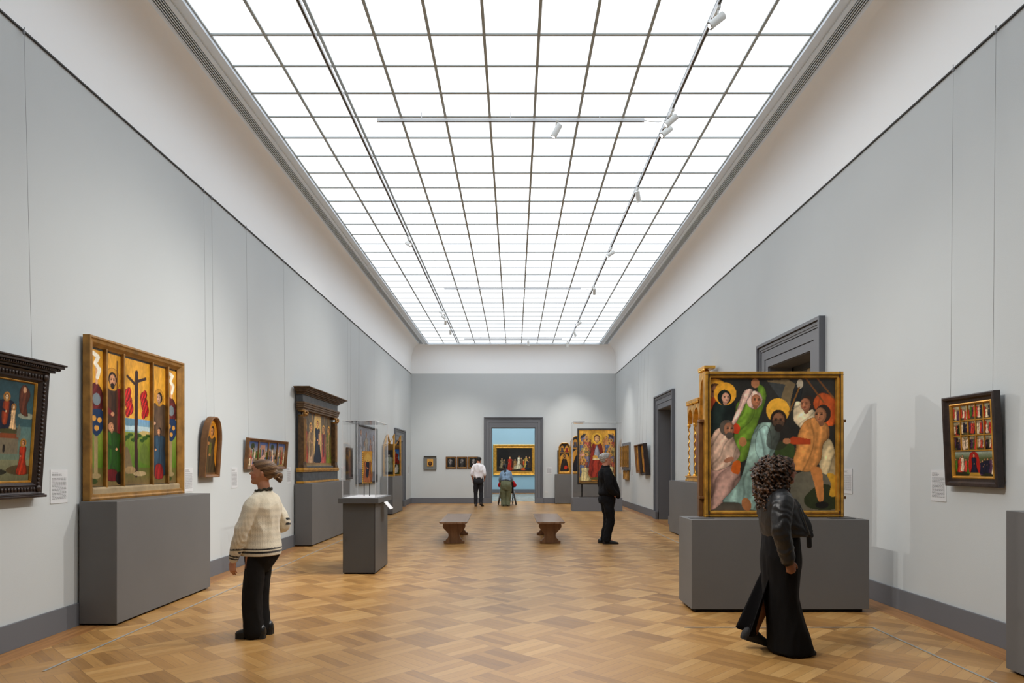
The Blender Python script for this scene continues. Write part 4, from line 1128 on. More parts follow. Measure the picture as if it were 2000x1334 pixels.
# back row
a.head(.04, .89, .05, (.55, .36, .25), (.32, .2, .1), halo=(.80, .57, .17)); a.blob([(0, .72), (0, .84), (.06, .84), (.08, .72)], (.58, .24, .10))
a.blob([(0, .48), (.0, .72), (.07, .86), (.13, .90), (.18, .86), (.20, .72), (.18, .56), (.12, .48)], (.10, .14, .13), folds=9); a.ell(.12, .88, .085, .085, (.84, .60, .18)); a.head(.12, .85, .038, (.78, .58, .48), hood=(.08, .12, .11), side=1)
a.blob([(.18, .40), (.20, .66), (.21, .80), (.28, .84), (.34, .80), (.38, .88), (.37, .96), (.43, .93), (.45, .86), (.42, .76), (.38, .66), (.34, .52), (.28, .38)], (.36, .48, .15), folds=8, ang=70)
a.ell(.36, .96, .032, .035, (.66, .44, .3)); a.head(.36, .83, .046, (.62, .40, .28), hood=(.82, .68, .62), side=1)
a.blob([(.17, .66), (.22, .78), (.27, .90), (.34, .91), (.28, .80), (.23, .70), (.20, .65)], (.80, .66, .60), folds=16, ang=60)
a.blob([(.18, .60), (.20, .66), (.24, .63), (.22, .58)], (.68, .22, .1))
# lower left pale kneeling figure
a.blob([(0, .02), (0, .30), (.06, .36), (.22, .34), (.24, .22), (.16, .12), (.10, .06)], (.66, .52, .47), folds=8, ang=45); a.blob([(0, .36), (.0, .52), (.06, .62), (.16, .60), (.21, .50), (.24, .42), (.16, .34), (.04, .30)], (.74, .62, .54), folds=10, ang=50)
a.head(.145, .615, .05, (.58, .40, .30), (.30, .27, .24), side=1, beard=True); a.blob([(.17, .30), (.19, .37), (.24, .37), (.23, .28)], (.72, .34, .10)); a.ell(.15, .385, .04, .018, (.60, .40, .3), rot=20)
# aqua figure in the middle
a.blob([(.10, .07), (.16, .14), (.24, .24), (.30, .42), (.34, .58), (.40, .66), (.50, .66), (.56, .58), (.52, .46), (.46, .34), (.44, .2), (.42, .02), (.32, .01), (.22, .06)], (.50, .60, .56), folds=7, ang=62, fa=.22)
a.blob([(.36, .46), (.38, .60), (.46, .64), (.49, .52), (.46, .38), (.42, .36)], (.56, .68, .65), folds=11, ang=100)
a.ell(.54, .755, .088, .092, (.84, .62, .20)); a.head(.545, .68, .058, (.50, .34, .24), (.13, .09, .06), beard=True); a.blob([(.45, .5), (.50, .68), (.60, .66), (.66, .56), (.56, .46)], (.16, .14, .12), alpha=.55)
a.ell(.29, .05, .035, .05, (.62, .40, .24), rot=20); a.ell(.26, .52, .03, .035, (.62, .42, .26))
# right-hand figures
a.blob([(.64, .78), (.66, .90), (.70, .98), (.74, .95), (.72, .84), (.70, .76)], (.12, .13, .14), folds=16); a.ell(.715, .955, .024, .036, (.66, .62, .54)); a.line([(.63, .74), (.71, .93)], .006, (.45, .3, .12))
a.blob([(.66, .70), (.68, .82), (.76, .80), (.84, .74), (.86, .64), (.76, .60), (.70, .64)], (.84, .76, .62), folds=9, ang=30); a.head(.765, .80, .048, (.62, .40, .28), (.20, .14, .1), side=-1)
a.blob([(.82, .80), (.86, .88), (.94, .88), (1, .82), (1, .66), (.92, .64), (.88, .7)], (.68, .30, .12), folds=7)
a.line([(.76, 1), (.90, .82)], .006, (.42, .26, .12)); a.line([(.85, 1), (.98, .85)], .006, (.42, .26, .12))
a.blob([(.88, .30), (.86, .44), (.90, .56), (.97, .52), (1, .40), (1, .22), (.95, .26)], (.74, .66, .50), folds=8, ang=70)
a.blob([(.65, .32), (.68, .46), (.70, .58), (.76, .68), (.86, .70), (.94, .64), (.95, .56), (.90, .50), (.88, .38), (.80, .30), (.72, .30)], (.76, .51, .27), folds=7, ang=75)
a.blob([(.60, .52), (.66, .56), (.80, .54), (.80, .50), (.66, .50)], (.64, .24, .10), smooth=False); a.ell(.61, .525, .03, .022, (.66, .44, .3)); a.head(.885, .72, .056, (.60, .40, .27), (.16, .12, .09), side=-1)
a.blob([(.80, .32), (.83, .2), (.86, .08), (.90, .08), (.90, .2), (.88, .32)], (.72, .46, .24)); a.ell(.89, .045, .05, .026, (.08, .07, .06)); a.blob([(.93, .28), (.96, .20), (.95, .12), (1, .12), (1, .26)], (.72, .54, .16))
art_object('painted_panel', a.finish(1.0, 1.13), w - .135, h - .135, t, z0=.0675, y=-.058)
# low reading label lying on the plinth
o = MB().box(-.13, .13, -.05, .05, 0, .006).build('plinth_label', mat('label_dark_grey', (.30, .30, .31), .5)); o.location = (2.02, 7.45, .979)
tag(o, 'flat dark label lying on the plinth at the lower left corner of the large painting', 'label')
o = MB().box(-.13, .13, -.05, .05, 0, .006).build('plinth_label', MATS['label_dark_grey']); o.location = (3.52, 7.42, .979)
tag(o, 'flat dark label lying on the plinth at the lower right corner of the large painting', 'label')

# small fifteen-scene panel, near right
y0, y1 = 5.80, 6.51; w, h = y1 - y0, .825
t = thing('painting', 'small dark-framed panel of fifteen tiny scenes over one wide scene, nearest on the right wall', 'painting', (XR - .02, (y0 + y1) / 2, 1.362), R(-90), tilt=.045)
frame(t, w, h, [(0, 0), (0, .055), (.01, .062), (.03, .058), (.045, .035), (.07, .03), (.07, 0)], M_darkf)
iw, ih = w - .14, h - .14
frame(t, iw, ih, [(0, 0), (0, .032), (.010, .036), (.02, .024), (.024, .014), (.024, 0)], M_gold, z0=.07, name='gilt_slip')
gx0, gz0 = -iw/2 + .024, .07 + .024; gw, gh = iw - .048, ih - .048
pal = [RED, NAVY, CREAM, (.7, .25, .2), GREEN, (.80, .70, .60), (.3, .2, .3), DARK]
low = gh * .36; row = (gh - low) / 3; cw = gw / 5
grid_ = MB()
for r_ in range(3):
    for c_ in range(5):
        a = Art(24, 30, cw / row, 300 + r_ * 5 + c_); a.fill((.25, .24, .15), (.62, .60, .50), 0, 1, amt=.3); a.scatter_people(4, 0, 1, .05, .75, pal)
        art_object('painted_scene', a.finish(1.15, .95), cw - .004, row - .004, t, x0=gx0 + c_ * cw + .002, z0=gz0 + low + r_ * row + .002, y=-.010)
a = Art(110, 66, gw / low, 330); a.fill((.13, .14, .09), (.30, .33, .2), 0, .75); a.fill((.36, .40, .28), (.62, .66, .62), .75, 1)
a.scatter_people(6, 0, .38, .05, .65, pal); a.scatter_people(6, .62, 1, .05, .65, pal); a.blob([(.38, .1), (.38, .8), (.5, .99), (.62, .8), (.62, .1)], (.60, .12, .10)); a.person(.5, .04, .86, NAVY, w=.3, skin=(.8, .62, .5)); a.blob([(.35, 0), (.4, .14), (.62, .14), (.66, 0)], (.65, .5, .2), smooth=False)
art_object('painted_scene', a.finish(1.1), gw, low - .012, t, x0=gx0, z0=gz0 + .002, y=-.010)
for c_ in range(1, 5): grid_.box(gx0 + c_ * cw - .004, gx0 + c_ * cw + .004, -.020, -.008, gz0 + low, gz0 + gh)
for r_ in range(3): grid_.box(gx0, gx0 + gw, -.020, -.008, gz0 + low + r_ * row - .005, gz0 + low + r_ * row + .005)
grid_.build('gilt_lattice', M_gold, t)
wires(t, (-.29, .28), h, -.01, t)

# ------------------------------------------------------------ benches
M_bench = wood_mat('bench_walnut', (.47, .35, .27), (.62, .49, .39), .24, scale=(14, 1.2, 14))
M_benchl = wood_mat('bench_trestle_wood', (.42, .29, .19), (.56, .41, .28), .4, scale=(20, 20, 2))
def bench():
    t = thing('bench', '', 'bench', (0, 0, 0))
    b = MB()
    prof = [(-.278, .437), (-.272, .449), (.272, .449), (.278, .437), (.262, .423), (.245, .417), (-.245, .417), (-.262, .423)]
    b.prism(prof, 'y', -1.16, 1.16); b.build('seat', M_bench, t, fix=True)
    MB().box(-.018, .018, -.85, .85, .16, .24).build('stretcher', M_benchl, t)
    half = [(.205, .0), (.208, .052), (.165, .058), (.155, .085), (.125, .11), (.108, .16), (.118, .20), (.160, .25), (.205, .295), (.226, .335), (.222, .375), (.200, .40), (.205, .417)]
    out = half + [(-x, z) for x, z in half[::-1]]
    for y in (-.85, .85):
        b = MB()
        b.prism(out, 'y', y - .045, y + .045)
        b.build('trestle', M_benchl, t, bevel=.008, fix=True)
    return t
b1 = bench(); b1.location = (-1.225, 14.55, 0); b1.rotation_euler.z = .028; b1['label'] = 'walnut bench with lyre-shaped trestles, left one of the pair in the middle of the room'; b1['group'] = 'gallery benches'
b2 = copy_tree(b1); b2.location = (.705, 14.55, 0); b2.rotation_euler.z = .002; b2['label'] = 'walnut bench with lyre-shaped trestles, right one of the pair, nearer the man in black'

# ------------------------------------------------------------ light tracks and spotlights
ZT = 6.34
def track(name, x0, x1, y0, y1, label, wire=None):
    along_x = abs(x1 - x0) > abs(y1 - y0); r = .018
    t = thing('light_track', label, 'light track', ((x0 + x1) / 2, (y0 + y1) / 2, ZT)); cx, cy = (x0 + x1) / 2, (y0 + y1) / 2
    b = MB()
    b.box(x0 - cx - (0 if along_x else r), x1 - cx + (0 if along_x else r), y0 - cy - (r if along_x else 0), y1 - cy + (r if along_x else 0), -.018, .02)
    b.build('rail', M_track, t)
    b = MB(); s = .006
    b.box(x0 - cx + .03 - (0 if along_x else s + .03), x1 - cx - .03 + (0 if along_x else s + .03), y0 - cy - (s if along_x else -.03), y1 - cy + (s if along_x else -.03), -.020, -.017)
    b.build('slot', M_dark, t)
    n = 3 if along_x else 14
    for k in range(n):
        b = MB()
        u = (k + .5) / n; x = (x0 + (x1 - x0) * u) - cx; y = (y0 + (y1 - y0) * u) - cy
        b.cyl((x, y, .02), (x, y, ZC - ZT - .02), .006, n=8); b.build('hanger', M_track, t)
    if wire:
        MB().tube([tuple(Vector(p) - Vector((cx, cy, ZT))) for p in wire], .006, n=6).build('feed_cable', M_white, t, smooth=True)
    return t
TXL, TXR = -2.227, 2.117
track('l', TXL, TXL, -2.5, 26.75, 'long silver light track running along the left side of the skylight')
track('r', TXR, TXR, -2.5, 27.0, 'long silver light track running along the right side of the skylight, with most lamps')
for y, lb in ((9.56, 'crosswise silver light track nearest the camera, carrying one white lamp'), (18.67, 'middle crosswise light track under the skylight'), (26.1, 'farthest crosswise light track, close to the back wall')):
    track('c', -1.91, 1.80, y, y, lb, [(1.80, y, ZT), (1.88, y - .0, ZT - .015), (2.0, y, ZT - .02), (2.10, y, ZT)])
M_lens = mat('lit_lamp_lens', (1, 1, .95), .3, emit=(1, .93, .80), estr=9)
M_lensr = mat('lamp_inner_ring', (.20, .19, .17), .4, metal=.5)
def spot(x, y, tx, ty, tz, label, track_x=None, r=.042, L=.17, pw=90, ang=62, ext=.0):
    """lamp head hanging under the track aimed at (tx,ty,tz)"""
    if "halfway" in label: ang = 38
    t = thing('spotlight', label, 'spotlight', (x, y, ZT - .019), group='track spotlights')
    MB().box(-.018, .018, -.10, .10, -.035, 0).build('adapter', M_white, t, bevel=.003)
    piv = Vector((0, -.06, -.135))
    d = (Vector((tx, ty, tz)) - (Vector((x, y, ZT - .019)) + piv)).normalized()
    MB().tube([(0, -.06, -.035), (0, -.06, -.10)], .009, n=8).build('stem', M_white, t, smooth=True)
    a0 = piv - d * L * .42; a1 = piv + d * L * .58
    b = MB(); b.tube([a0, a0 + d * .004, a0 + d * .012, a1], [r * .8, r * .95, r, r], n=24, dome=False)
    hd = b.build('lamp_head', M_white, t, smooth=True, auto=40)
    b = MB(); b.tube([a1 - d * .01, a1 + d * .012], [r * 1.05, r * 1.05], n=24, dome=False); b.build('collar', M_white, hd, smooth=True, auto=40)
    MB().tube([a1 + d * .0121, a1 + d * .0135], [r * .98, r * .98], n=24, dome=False).build('inner_ring', M_lensr, hd)
    MB().tube([a1 + d * .0136, a1 + d * .015], [r * .62, r * .62], n=20, dome=False).build('lens', M_lens, hd)
    ld = bpy.data.lights.new('spot_lamp', 'SPOT'); ld.energy = pw; ld.spot_size = R(ang); ld.spot_blend = 1.0; ld.shadow_soft_size = .03; ld.color = (1, .94, .86)
    lo = bpy.data.objects.new('spot_lamp', ld); COL.objects.link(lo)
    p = a1 + d * .03; lo.parent = t; lo.location = p; lo.rotation_euler = d.to_track_quat('-Z', 'Y').to_euler()
    return t
PW = 3.1
def yv(v, Hh=4.62): return F * Hh / (909 - v)
S = [ (TXR, yv(48), -4.1, 7.7, 1.5, 'nearest white spotlight, top right, on the right track', 110),
      (TXR, yv(240), -4.0, 10.6, 1.4, 'white spotlight on the right track, upper of a close pair', 70),
      (TXR, yv(262), -3.9, 8.4, 1.0, 'white spotlight on the right track, lower of a close pair', 110),
      (TXR, yv(386), 3.5, 14.6, 1.2, 'bright white spotlight on the right track, halfway along', 50),
      (TXR, yv(498), -4.0, 14.6, 2.2, 'white spotlight on the right track pointing left, beyond the middle', 110),
      (TXR, yv(570), 2.5, 23.5, 1.9, 'white spotlight hanging upright below the right track near the middle cross track', 90),
      (TXR, yv(633), -4.0, 22.5, 1.9, 'small white spotlight on the right track, third from its far end', 80),
      (TXR, yv(653), 3.9, 25.4, 1.7, 'small white spotlight on the right track, second from its far end', 60),
      (TXR - .1, yv(674), 2.6, 28, 1.4, 'bright white spotlight at the far end of the right track', 60),
      (TXL, yv(479), 2.9, 7.6, 1.7, 'nearest white spotlight on the left track', 120),
      (TXL, yv(612), 4.0, 14.2, 1.3, 'first of three small spotlights clustered on the left track', 80),
      (TXL, yv(621), 4.0, 21.8, 1.3, 'middle of three small spotlights clustered on the left track', 70),
      (TXL, yv(630), -3.4, 28, 1.2, 'last of three small spotlights clustered on the left track', 60),
      (TXL, yv(649), -2.0, 28.1, 1.2, 'white spotlight at the far end of the left track', 65),
      (.59, 9.56, -2.2, 10.3, 1.3, 'white spotlight hanging from the nearest crosswise track', 70),
      (.52, 26.1, 1.2, 28.15, 1.0, 'bright white spotlight hanging from the farthest crosswise track', 30)]
for x, y, tx, ty, tz, lb, pw in S: spot(x, y, tx, ty, tz, lb, pw=pw * PW)
# unseen extra spots added on the same tracks to light the near walls and floor
for x, y, tx, ty, tz, pw in ((TXL, 3.2, 4.1, 6.3, 1.2, 100), (TXL, 4.4, 2.9, 7.6, 1.5, 80), (TXR, 2.6, -4.15, 5.5, .9, 45), (TXR, 4.2, -1.0, 5.2, 0, 60), (TXL, 5.4, 1.6, 5.4, 0, 60)):
    spot(x, y, tx, ty, tz, 'extra white spotlight added on a ceiling track, unseen above the view', pw=pw * PW, ang=50)

# ------------------------------------------------------------ camera and view
cd = bpy.data.cameras.new('camera'); cd.sensor_width = 36; cd.lens = 36 * F / 2000; cd.shift_x = -.0025; cd.shift_y = .121; cd.clip_end = 200
co = bpy.data.objects.new('camera', cd); COL.objects.link(co); co.location = (0, 0, H_EYE); co.rotation_euler = (R(90), 0, 0); SC.camera = co
w_ = bpy.data.worlds.new('world'); SC.world = w_; w_.use_nodes = True; w_.node_tree.nodes['Background'].inputs[0].default_value = (.02, .02, .02, 1)
SC.view_settings.view_transform = 'Standard'; SC.view_settings.look = 'None'; SC.view_settings.gamma = 1; SC.view_settings.exposure = 0.98
SC.view_settings.use_curve_mapping = False
SC.cycles.max_bounces = 8; SC.cycles.diffuse_bounces = 5; SC.cycles.glossy_bounces = 4; SC.cycles.transparent_max_bounces = 24; SC.cycles.use_denoising = True
# ------------------------------------------------------------ figures
def set_cols(me, fn):
    n = len(me.vertices); co = np.empty(n * 3, np.float32); me.vertices.foreach_get('co', co); co = co.reshape(-1, 3)
    c = fn(co.astype(float)); c = np.clip(c, 0, 1)
    out = np.ones((n, 4), np.float32); out[:, :3] = np.where(c <= .04045, c / 12.92, ((c + .055) / 1.055) ** 2.4)
    at = me.color_attributes.new('Col', 'FLOAT_COLOR', 'POINT'); at.data.foreach_set('color', out.ravel())
def flat(c):
    return lambda co: np.tile(np.array(c, float), (len(co), 1))
def organic(name, mb, m, parent=None, voxel=.008, smooth=3, disp=None, color=None):
    """union of overlapping closed volumes into one smooth continuous skin"""
    me = mb.mesh(name + '_src'); o = bpy.data.objects.new(name, me); COL.objects.link(o)
    r = o.modifiers.new('r', 'REMESH'); r.mode = 'VOXEL'; r.voxel_size = voxel; r.use_smooth_shade = True
    s = o.modifiers.new('s', 'SMOOTH'); s.iterations = smooth; s.factor = .5
    dg = bpy.context.evaluated_depsgraph_get(); dg.update()
    new = bpy.data.meshes.new_from_object(o.evaluated_get(dg)); new.name = name
    o.modifiers.clear(); o.data = new; bpy.data.meshes.remove(me)
    if disp:
        n = len(new.vertices); co = np.empty(n * 3, np.float32); new.vertices.foreach_get('co', co)
        nr = np.empty(n * 3, np.float32); new.vertex_normals.foreach_get('vector', nr)
        co = co.reshape(-1, 3); nr = nr.reshape(-1, 3)
        d = np.array([disp(Vector(p)) for p in co.tolist()], np.float32)
        co = (co + nr * d[:, None]).astype(np.float32); new.vertices.foreach_set('co', co.ravel())
    new.update()
    set_cols(new, color or flat((.5, .5, .5)))
    new.materials.clear(); new.materials.append(m)
    new.polygons.foreach_set('use_smooth', [True] * len(new.polygons))
    if parent is not None: o.parent = parent
    return o

HEAD = [  # z, front, back, half width
 (.00,.36,.02,.10),(.03,.42,-.04,.16),(.07,.455,-.09,.20),(.12,.462,-.14,.235),(.17,.44,-.17,.255),(.21,.435,-.20,.27),(.25,.462,-.25,.28),(.275,.456,-.27,.287),(.30,.470,-.30,.295),
 (.345,.445,-.33,.303),(.40,.46,-.36,.312),(.45,.455,-.39,.32),(.50,.445,-.415,.328),(.545,.44,-.43,.333),(.59,.465,-.44,.338),(.65,.478,-.45,.34),(.72,.472,-.45,.335),(.79,.445,-.43,.318),(.86,.395,-.38,.285),(.92,.31,-.30,.23),(.965,.20,-.20,.155),(.99,.09,-.10,.08)]
def head_pts(n=56, grow=1.0, nose=True, female=False, hair=None):
    rings = []
    for z, f, b, w in HEAD:
        r = []
        for k in range(n):
            a = 2 * PI * k / n; ca, sa = math.cos(a), math.sin(a)
            cx, d = (f + b) / 2, (f - b) / 2
            if female and z < .3: w2 = w * (.90 + .1 * z / .3)
            else: w2 = w
            e = .88
            x = cx + d * math.copysign(abs(ca) ** e, ca); y = w2 * math.copysign(abs(sa) ** e, sa)
            if nose and ca > 0:
                amp = np.interp(z, [.33,.36,.39,.44,.50,.55,.60], [0,.06,.125,.10,.055,.02,0]); sg = np.interp(z, [.33,.39,.5,.6], [.075,.075,.045,.04])
                x += amp * math.exp(-(y / sg) ** 2)
                x -= .040 * math.exp(-((abs(y) - .145) / .06) ** 2) * math.exp(-((z - .52) / .04) ** 2)
                x += .016 * math.exp(-(y / .09) ** 2) * (math.exp(-((z - .30) / .018) ** 2) + math.exp(-((z - .25) / .02) ** 2))
            zz = z
            if hair:
                g = hair(x, y, z); x = cx * .0 + x * g; y *= g; zz = .5 + (z - .5) * (1 + (g - 1) * .8)
            x *= grow; y *= grow
            r.append((x, y, zz))
        rings.append(r)
    return rings
def head_matrix(pos, S, yaw=0, pitch=0, roll=0):
    """pos: the ear-axis point at chin height; pitch>0 looks down"""
    return Matrix.Translation(pos) @ Euler((R(roll), R(pitch), R(yaw)), 'XYZ').to_matrix().to_4x4() @ Matrix.Diagonal((S, S, S, 1))
def add_head(mb, M, female=False):
    h = MB(M); h.loft(head_pts(female=female))
    for s in (-1, 1): h.ball((-.03, s * .345, .44), (.055, .028, .10), 12, 8); h.ball((-.045, s * .362, .47), (.05, .02, .06), 10, 6)
    mb.add(h.v, h.f)
def skin_color(M, skin, lips=(.62,.34,.30), brow=(.2,.14,.1), eye=(.12,.09,.07)):
    Mi = np.array(M.inverted())
    def fn(co):
        h = (np.c_[co, np.ones(len(co))] @ Mi.T)[:, :3]; x, y, z = h.T
        c = np.tile(np.array(skin, float), (len(co), 1)); inh = (z > 0) & (z < 1.05) & (x > -.1) & (np.abs(y) < .4)
        def mix(m, col, k):
            c[m] = c[m] * (1 - k) + np.array(col) * k
        mix(inh & (x > .2) & (np.abs(np.abs(y) - .2) < .09) & (z > .24) & (z < .42), (skin[0], skin[1] * .72, skin[2] * .68), .35)
        mix(inh & (x > .36) & (np.abs(y) < .105) & (z > .238) & (z < .318), lips, .8)
        mix(inh & (x > .25) & (np.abs(y) > .05) & (np.abs(y) < .235) & (z > .585) & (z < .625), brow, .8)
        mix(inh & (x > .3) & (np.abs(np.abs(y) - .15) < .075) & (z > .495) & (z < .548), (.78, .74, .70), .8)
        mix(inh & (x > .3) & (np.abs(np.abs(y) - .15) < .034) & (z > .492) & (z < .55), eye, 1)
        mix(inh & (x > .3) & (np.abs(np.abs(y) - .15) < .085) & (z > .545) & (z < .565), brow, .8)
        return c
    return fn
def hair_cap(M, hl, thick=1.075, inner=.95, n=72):
    """hl(z) -> how far forward the hair reaches at height z"""
    def g(x, y, z):
        t = (hl(z) - x) / .06
        t = max(0, min(1, t + .5))
        return inner + (thick - inner) * t * t * (3 - 2 * t)
    h = MB(M); h.loft([r for r in head_pts(n=n, nose=False, hair=g) if r[0][2] > .15]); return h
def add_hand(mb, wrist, d, pn, size=1.0, curl=.5, side=1, spread=.1):
    """d: wrist->knuckles, pn: the way the palm faces, side: +1 thumb along pn x d, -1 the other way"""
    w = Vector(wrist); d = Vector(d).normalized(); pn = Vector(pn); pn = (pn - d * pn.dot(d)).normalized()
    s = pn.cross(d) * side; L = size
    k = w + d * .085 * L
    mb.tube([w - d * .02 * L, w + d * .02 * L, k], [.021 * L, .026 * L, .027 * L], n=14, sq=(1.45, .62) , up=s)
    for i, (off, ln, r) in enumerate(((.031, .072, .0088), (.0105, .082, .0092), (-.0105, .076, .0088), (-.031, .060, .0078))):
        p = k + s * off * L - d * (.004 if i in (1, 2) else .012) * L; pts = [p - d * .02 * L, p]; dd = (d + s * off * spread * 6).normalized(); a = 0
        for j, fr in enumerate((.46, .30, .24)):
            a = curl * (.55 + .5 * j) + i * .05
            q = (dd * math.cos(a) + pn * math.sin(a)); p = p + q * ln * fr * L; pts.append(p)
        mb.tube(pts, [r * L * 1.05, r * L * 1.05, r * L, r * L * .93, r * L * .82], n=10)
    p = w + d * .025 * L + s * .022 * L
    q1 = (s * .75 + d * .6 + pn * .35).normalized(); q2 = (s * .25 + d * .85 + pn * .45).normalized(); q3 = (d * .85 + pn * .5).normalized()
    mb.tube([p - q1 * .01, p + q1 * .035 * L, p + q1 * .035 * L + q2 * .030 * L, p + q1 * .035 * L + q2 * .030 * L + q3 * .022 * L], [.014 * L, .0125 * L, .0105 * L, .0085 * L], n=10)
def rings_z(rs, n=44, e=.86, yaw=0):
    """rs: (z, cx, cy, half lateral, half depth)"""
    out = []; ya = R(yaw)
    for r in rs:
        z, cx, cy, a, b = r[:5]; tx = r[5] if len(r) > 5 else 0; lst = []
        for k in range(n):
            t = 2 * PI * k / n; x = b * math.copysign(abs(math.cos(t)) ** e, math.cos(t)); y = a * math.copysign(abs(math.sin(t)) ** e, math.sin(t))
            lst.append((cx + x * math.cos(ya) - y * math.sin(ya), cy + x * math.sin(ya) + y * math.cos(ya), z + tx * x))
        out.append(lst)
    return out
def interp_rings(rs, m=4):
    rs = [tuple(r) + (0,) * (6 - len(r)) for r in rs]; out = []
    for i in range(len(rs) - 1):
        p0, p1, p2, p3 = [np.array(rs[max(0, min(len(rs) - 1, i + q))], float) for q in (-1, 0, 1, 2)]
        for k in range(m):
            t = k / m; v = .5 * ((2*p1) + (-p0+p2)*t + (2*p0-5*p1+4*p2-p3)*t*t + (-p0+3*p1-3*p2+p3)*t**3)
            v[0] = p1[0] + (p2[0] - p1[0]) * t; out.append(tuple(v))
    out.append(tuple(rs[-1])); return out
def torso(mb, rs, yaw=0): mb.loft(rings_z(interp_rings(rs), yaw=yaw))
def smooth_path(pts, rad, m=4):
    P = [np.array(list(p) + [r], float) for p, r in zip(pts, rad)]; out = []
    for i in range(len(P) - 1):
        p0, p1, p2, p3 = [P[max(0, min(len(P) - 1, i + q))] for q in (-1, 0, 1, 2)]
        for k in range(m):
            t = k / m; out.append(.5 * ((2*p1) + (-p0+p2)*t + (2*p0-5*p1+4*p2-p3)*t*t + (-p0+3*p1-3*p2+p3)*t**3))
    out.append(P[-1]); return [tuple(o[:3]) for o in out], [float(o[3]) for o in out]
def limb(mb, pts, rad, n=18, sq=None, up=None):
    p, r = smooth_path(pts, rad); mb.tube(p, r, n=n, sq=sq, up=up)
def shoe(name, parent, pos, yaw, L=.27, W=.095, Hh=.10, m=None, sole=None, pitch=0, heel=0.0):
    """pos = middle of the sole on the ground"""
    e = bpy.data.objects.new(name, None)
    Mx = Matrix.Translation(pos) @ Euler((0, R(pitch), R(yaw)), 'XYZ').to_matrix().to_4x4()
    b = MB(Mx); rs = []
    so = .022 + heel
    for x, w, h in ((-.5,.25,.55),(-.46,.36,.8),(-.38,.44,.98),(-.22,.45,1.0),(-.05,.44,.85),(.1,.47,.62),(.25,.50,.46),(.38,.46,.36),(.46,.34,.26),(.5,.18,.12)):
        rs.append([(x * L, w * W * math.cos(t), so - .006 + max(0, math.sin(t)) ** .7 * (h * Hh) + min(0, math.sin(t)) * .01) for t in [2*PI*k/20 for k in range(20)]])
    b.loft(rs); o = b.build(name, m, parent, smooth=True, auto=60)
    b = MB(Mx); rs = []
    out = [(-.5,.22),(-.46,.36),(-.38,.45),(-.2,.44),(0,.43),(.15,.49),(.3,.50),(.42,.42),(.49,.28),(.515,.1)]
    poly = [(x * L, w * W) for x, w in out] + [(x * L, -w * W) for x, w in out[::-1]]
    if heel:
        b.prism(poly, 'z', heel, so); pl = [(x, y) for x, y in poly if x < -.14 * L]; b.prism(pl, 'z', 0, heel + .004)
        pl = [(x, y) for x, y in poly if x > .02 * L]; b.prism(pl, 'z', 0.0, heel + .004)
    else: b.prism(poly, 'z', 0, so)
    b.build('sole', sole or m, o)
    return o
def fold_noise(scale, amp, stretch=(1, 1, 1), seed=0, sharp=True):
    st = Vector(stretch); off = Vector((seed * 7.3, seed * 3.1, seed * 1.7))
    def f(co):
        p = Vector((co.x * st.x, co.y * st.y, co.z * st.z)) * scale + off
        n = mnoise.noise(p) + .4 * mnoise.noise(p * 2.1)
        return amp * ((abs(n) * -2 + .8) if sharp else n)
    return f
def combine(*fs): return lambda co: sum(f(co) for f in fs)
M_skin = attr_mat('skin', .5, bump=.05, bscale=200, spec=.35)
M_knit = attr_mat('wool_knit', .95, bump=.9, bscale=240, spec=.15, sheen=.4)
M_cloth = attr_mat('woven_cloth', .85, bump=.25, bscale=300, spec=.2)
M_leather = attr_mat('black_leather', .44, bump=.35, bscale=60, spec=.5)
M_hair = attr_mat('hair', .5, bump=.5, bscale=120, spec=.35)
M_shoe = mat('black_shoe_leather', (.07, .07, .07), .28, spec=.5)
M_sole = mat('black_rubber', (.05, .05, .05), .6)
def person(label, pos, yaw, build, cat='person', group=None):
    """build(root) makes the body first; the body mesh is the top-level object"""
    body = build()
    body.location = pos; body.rotation_euler = (0, 0, R(yaw)); tag(body, label, cat, group)
    return body

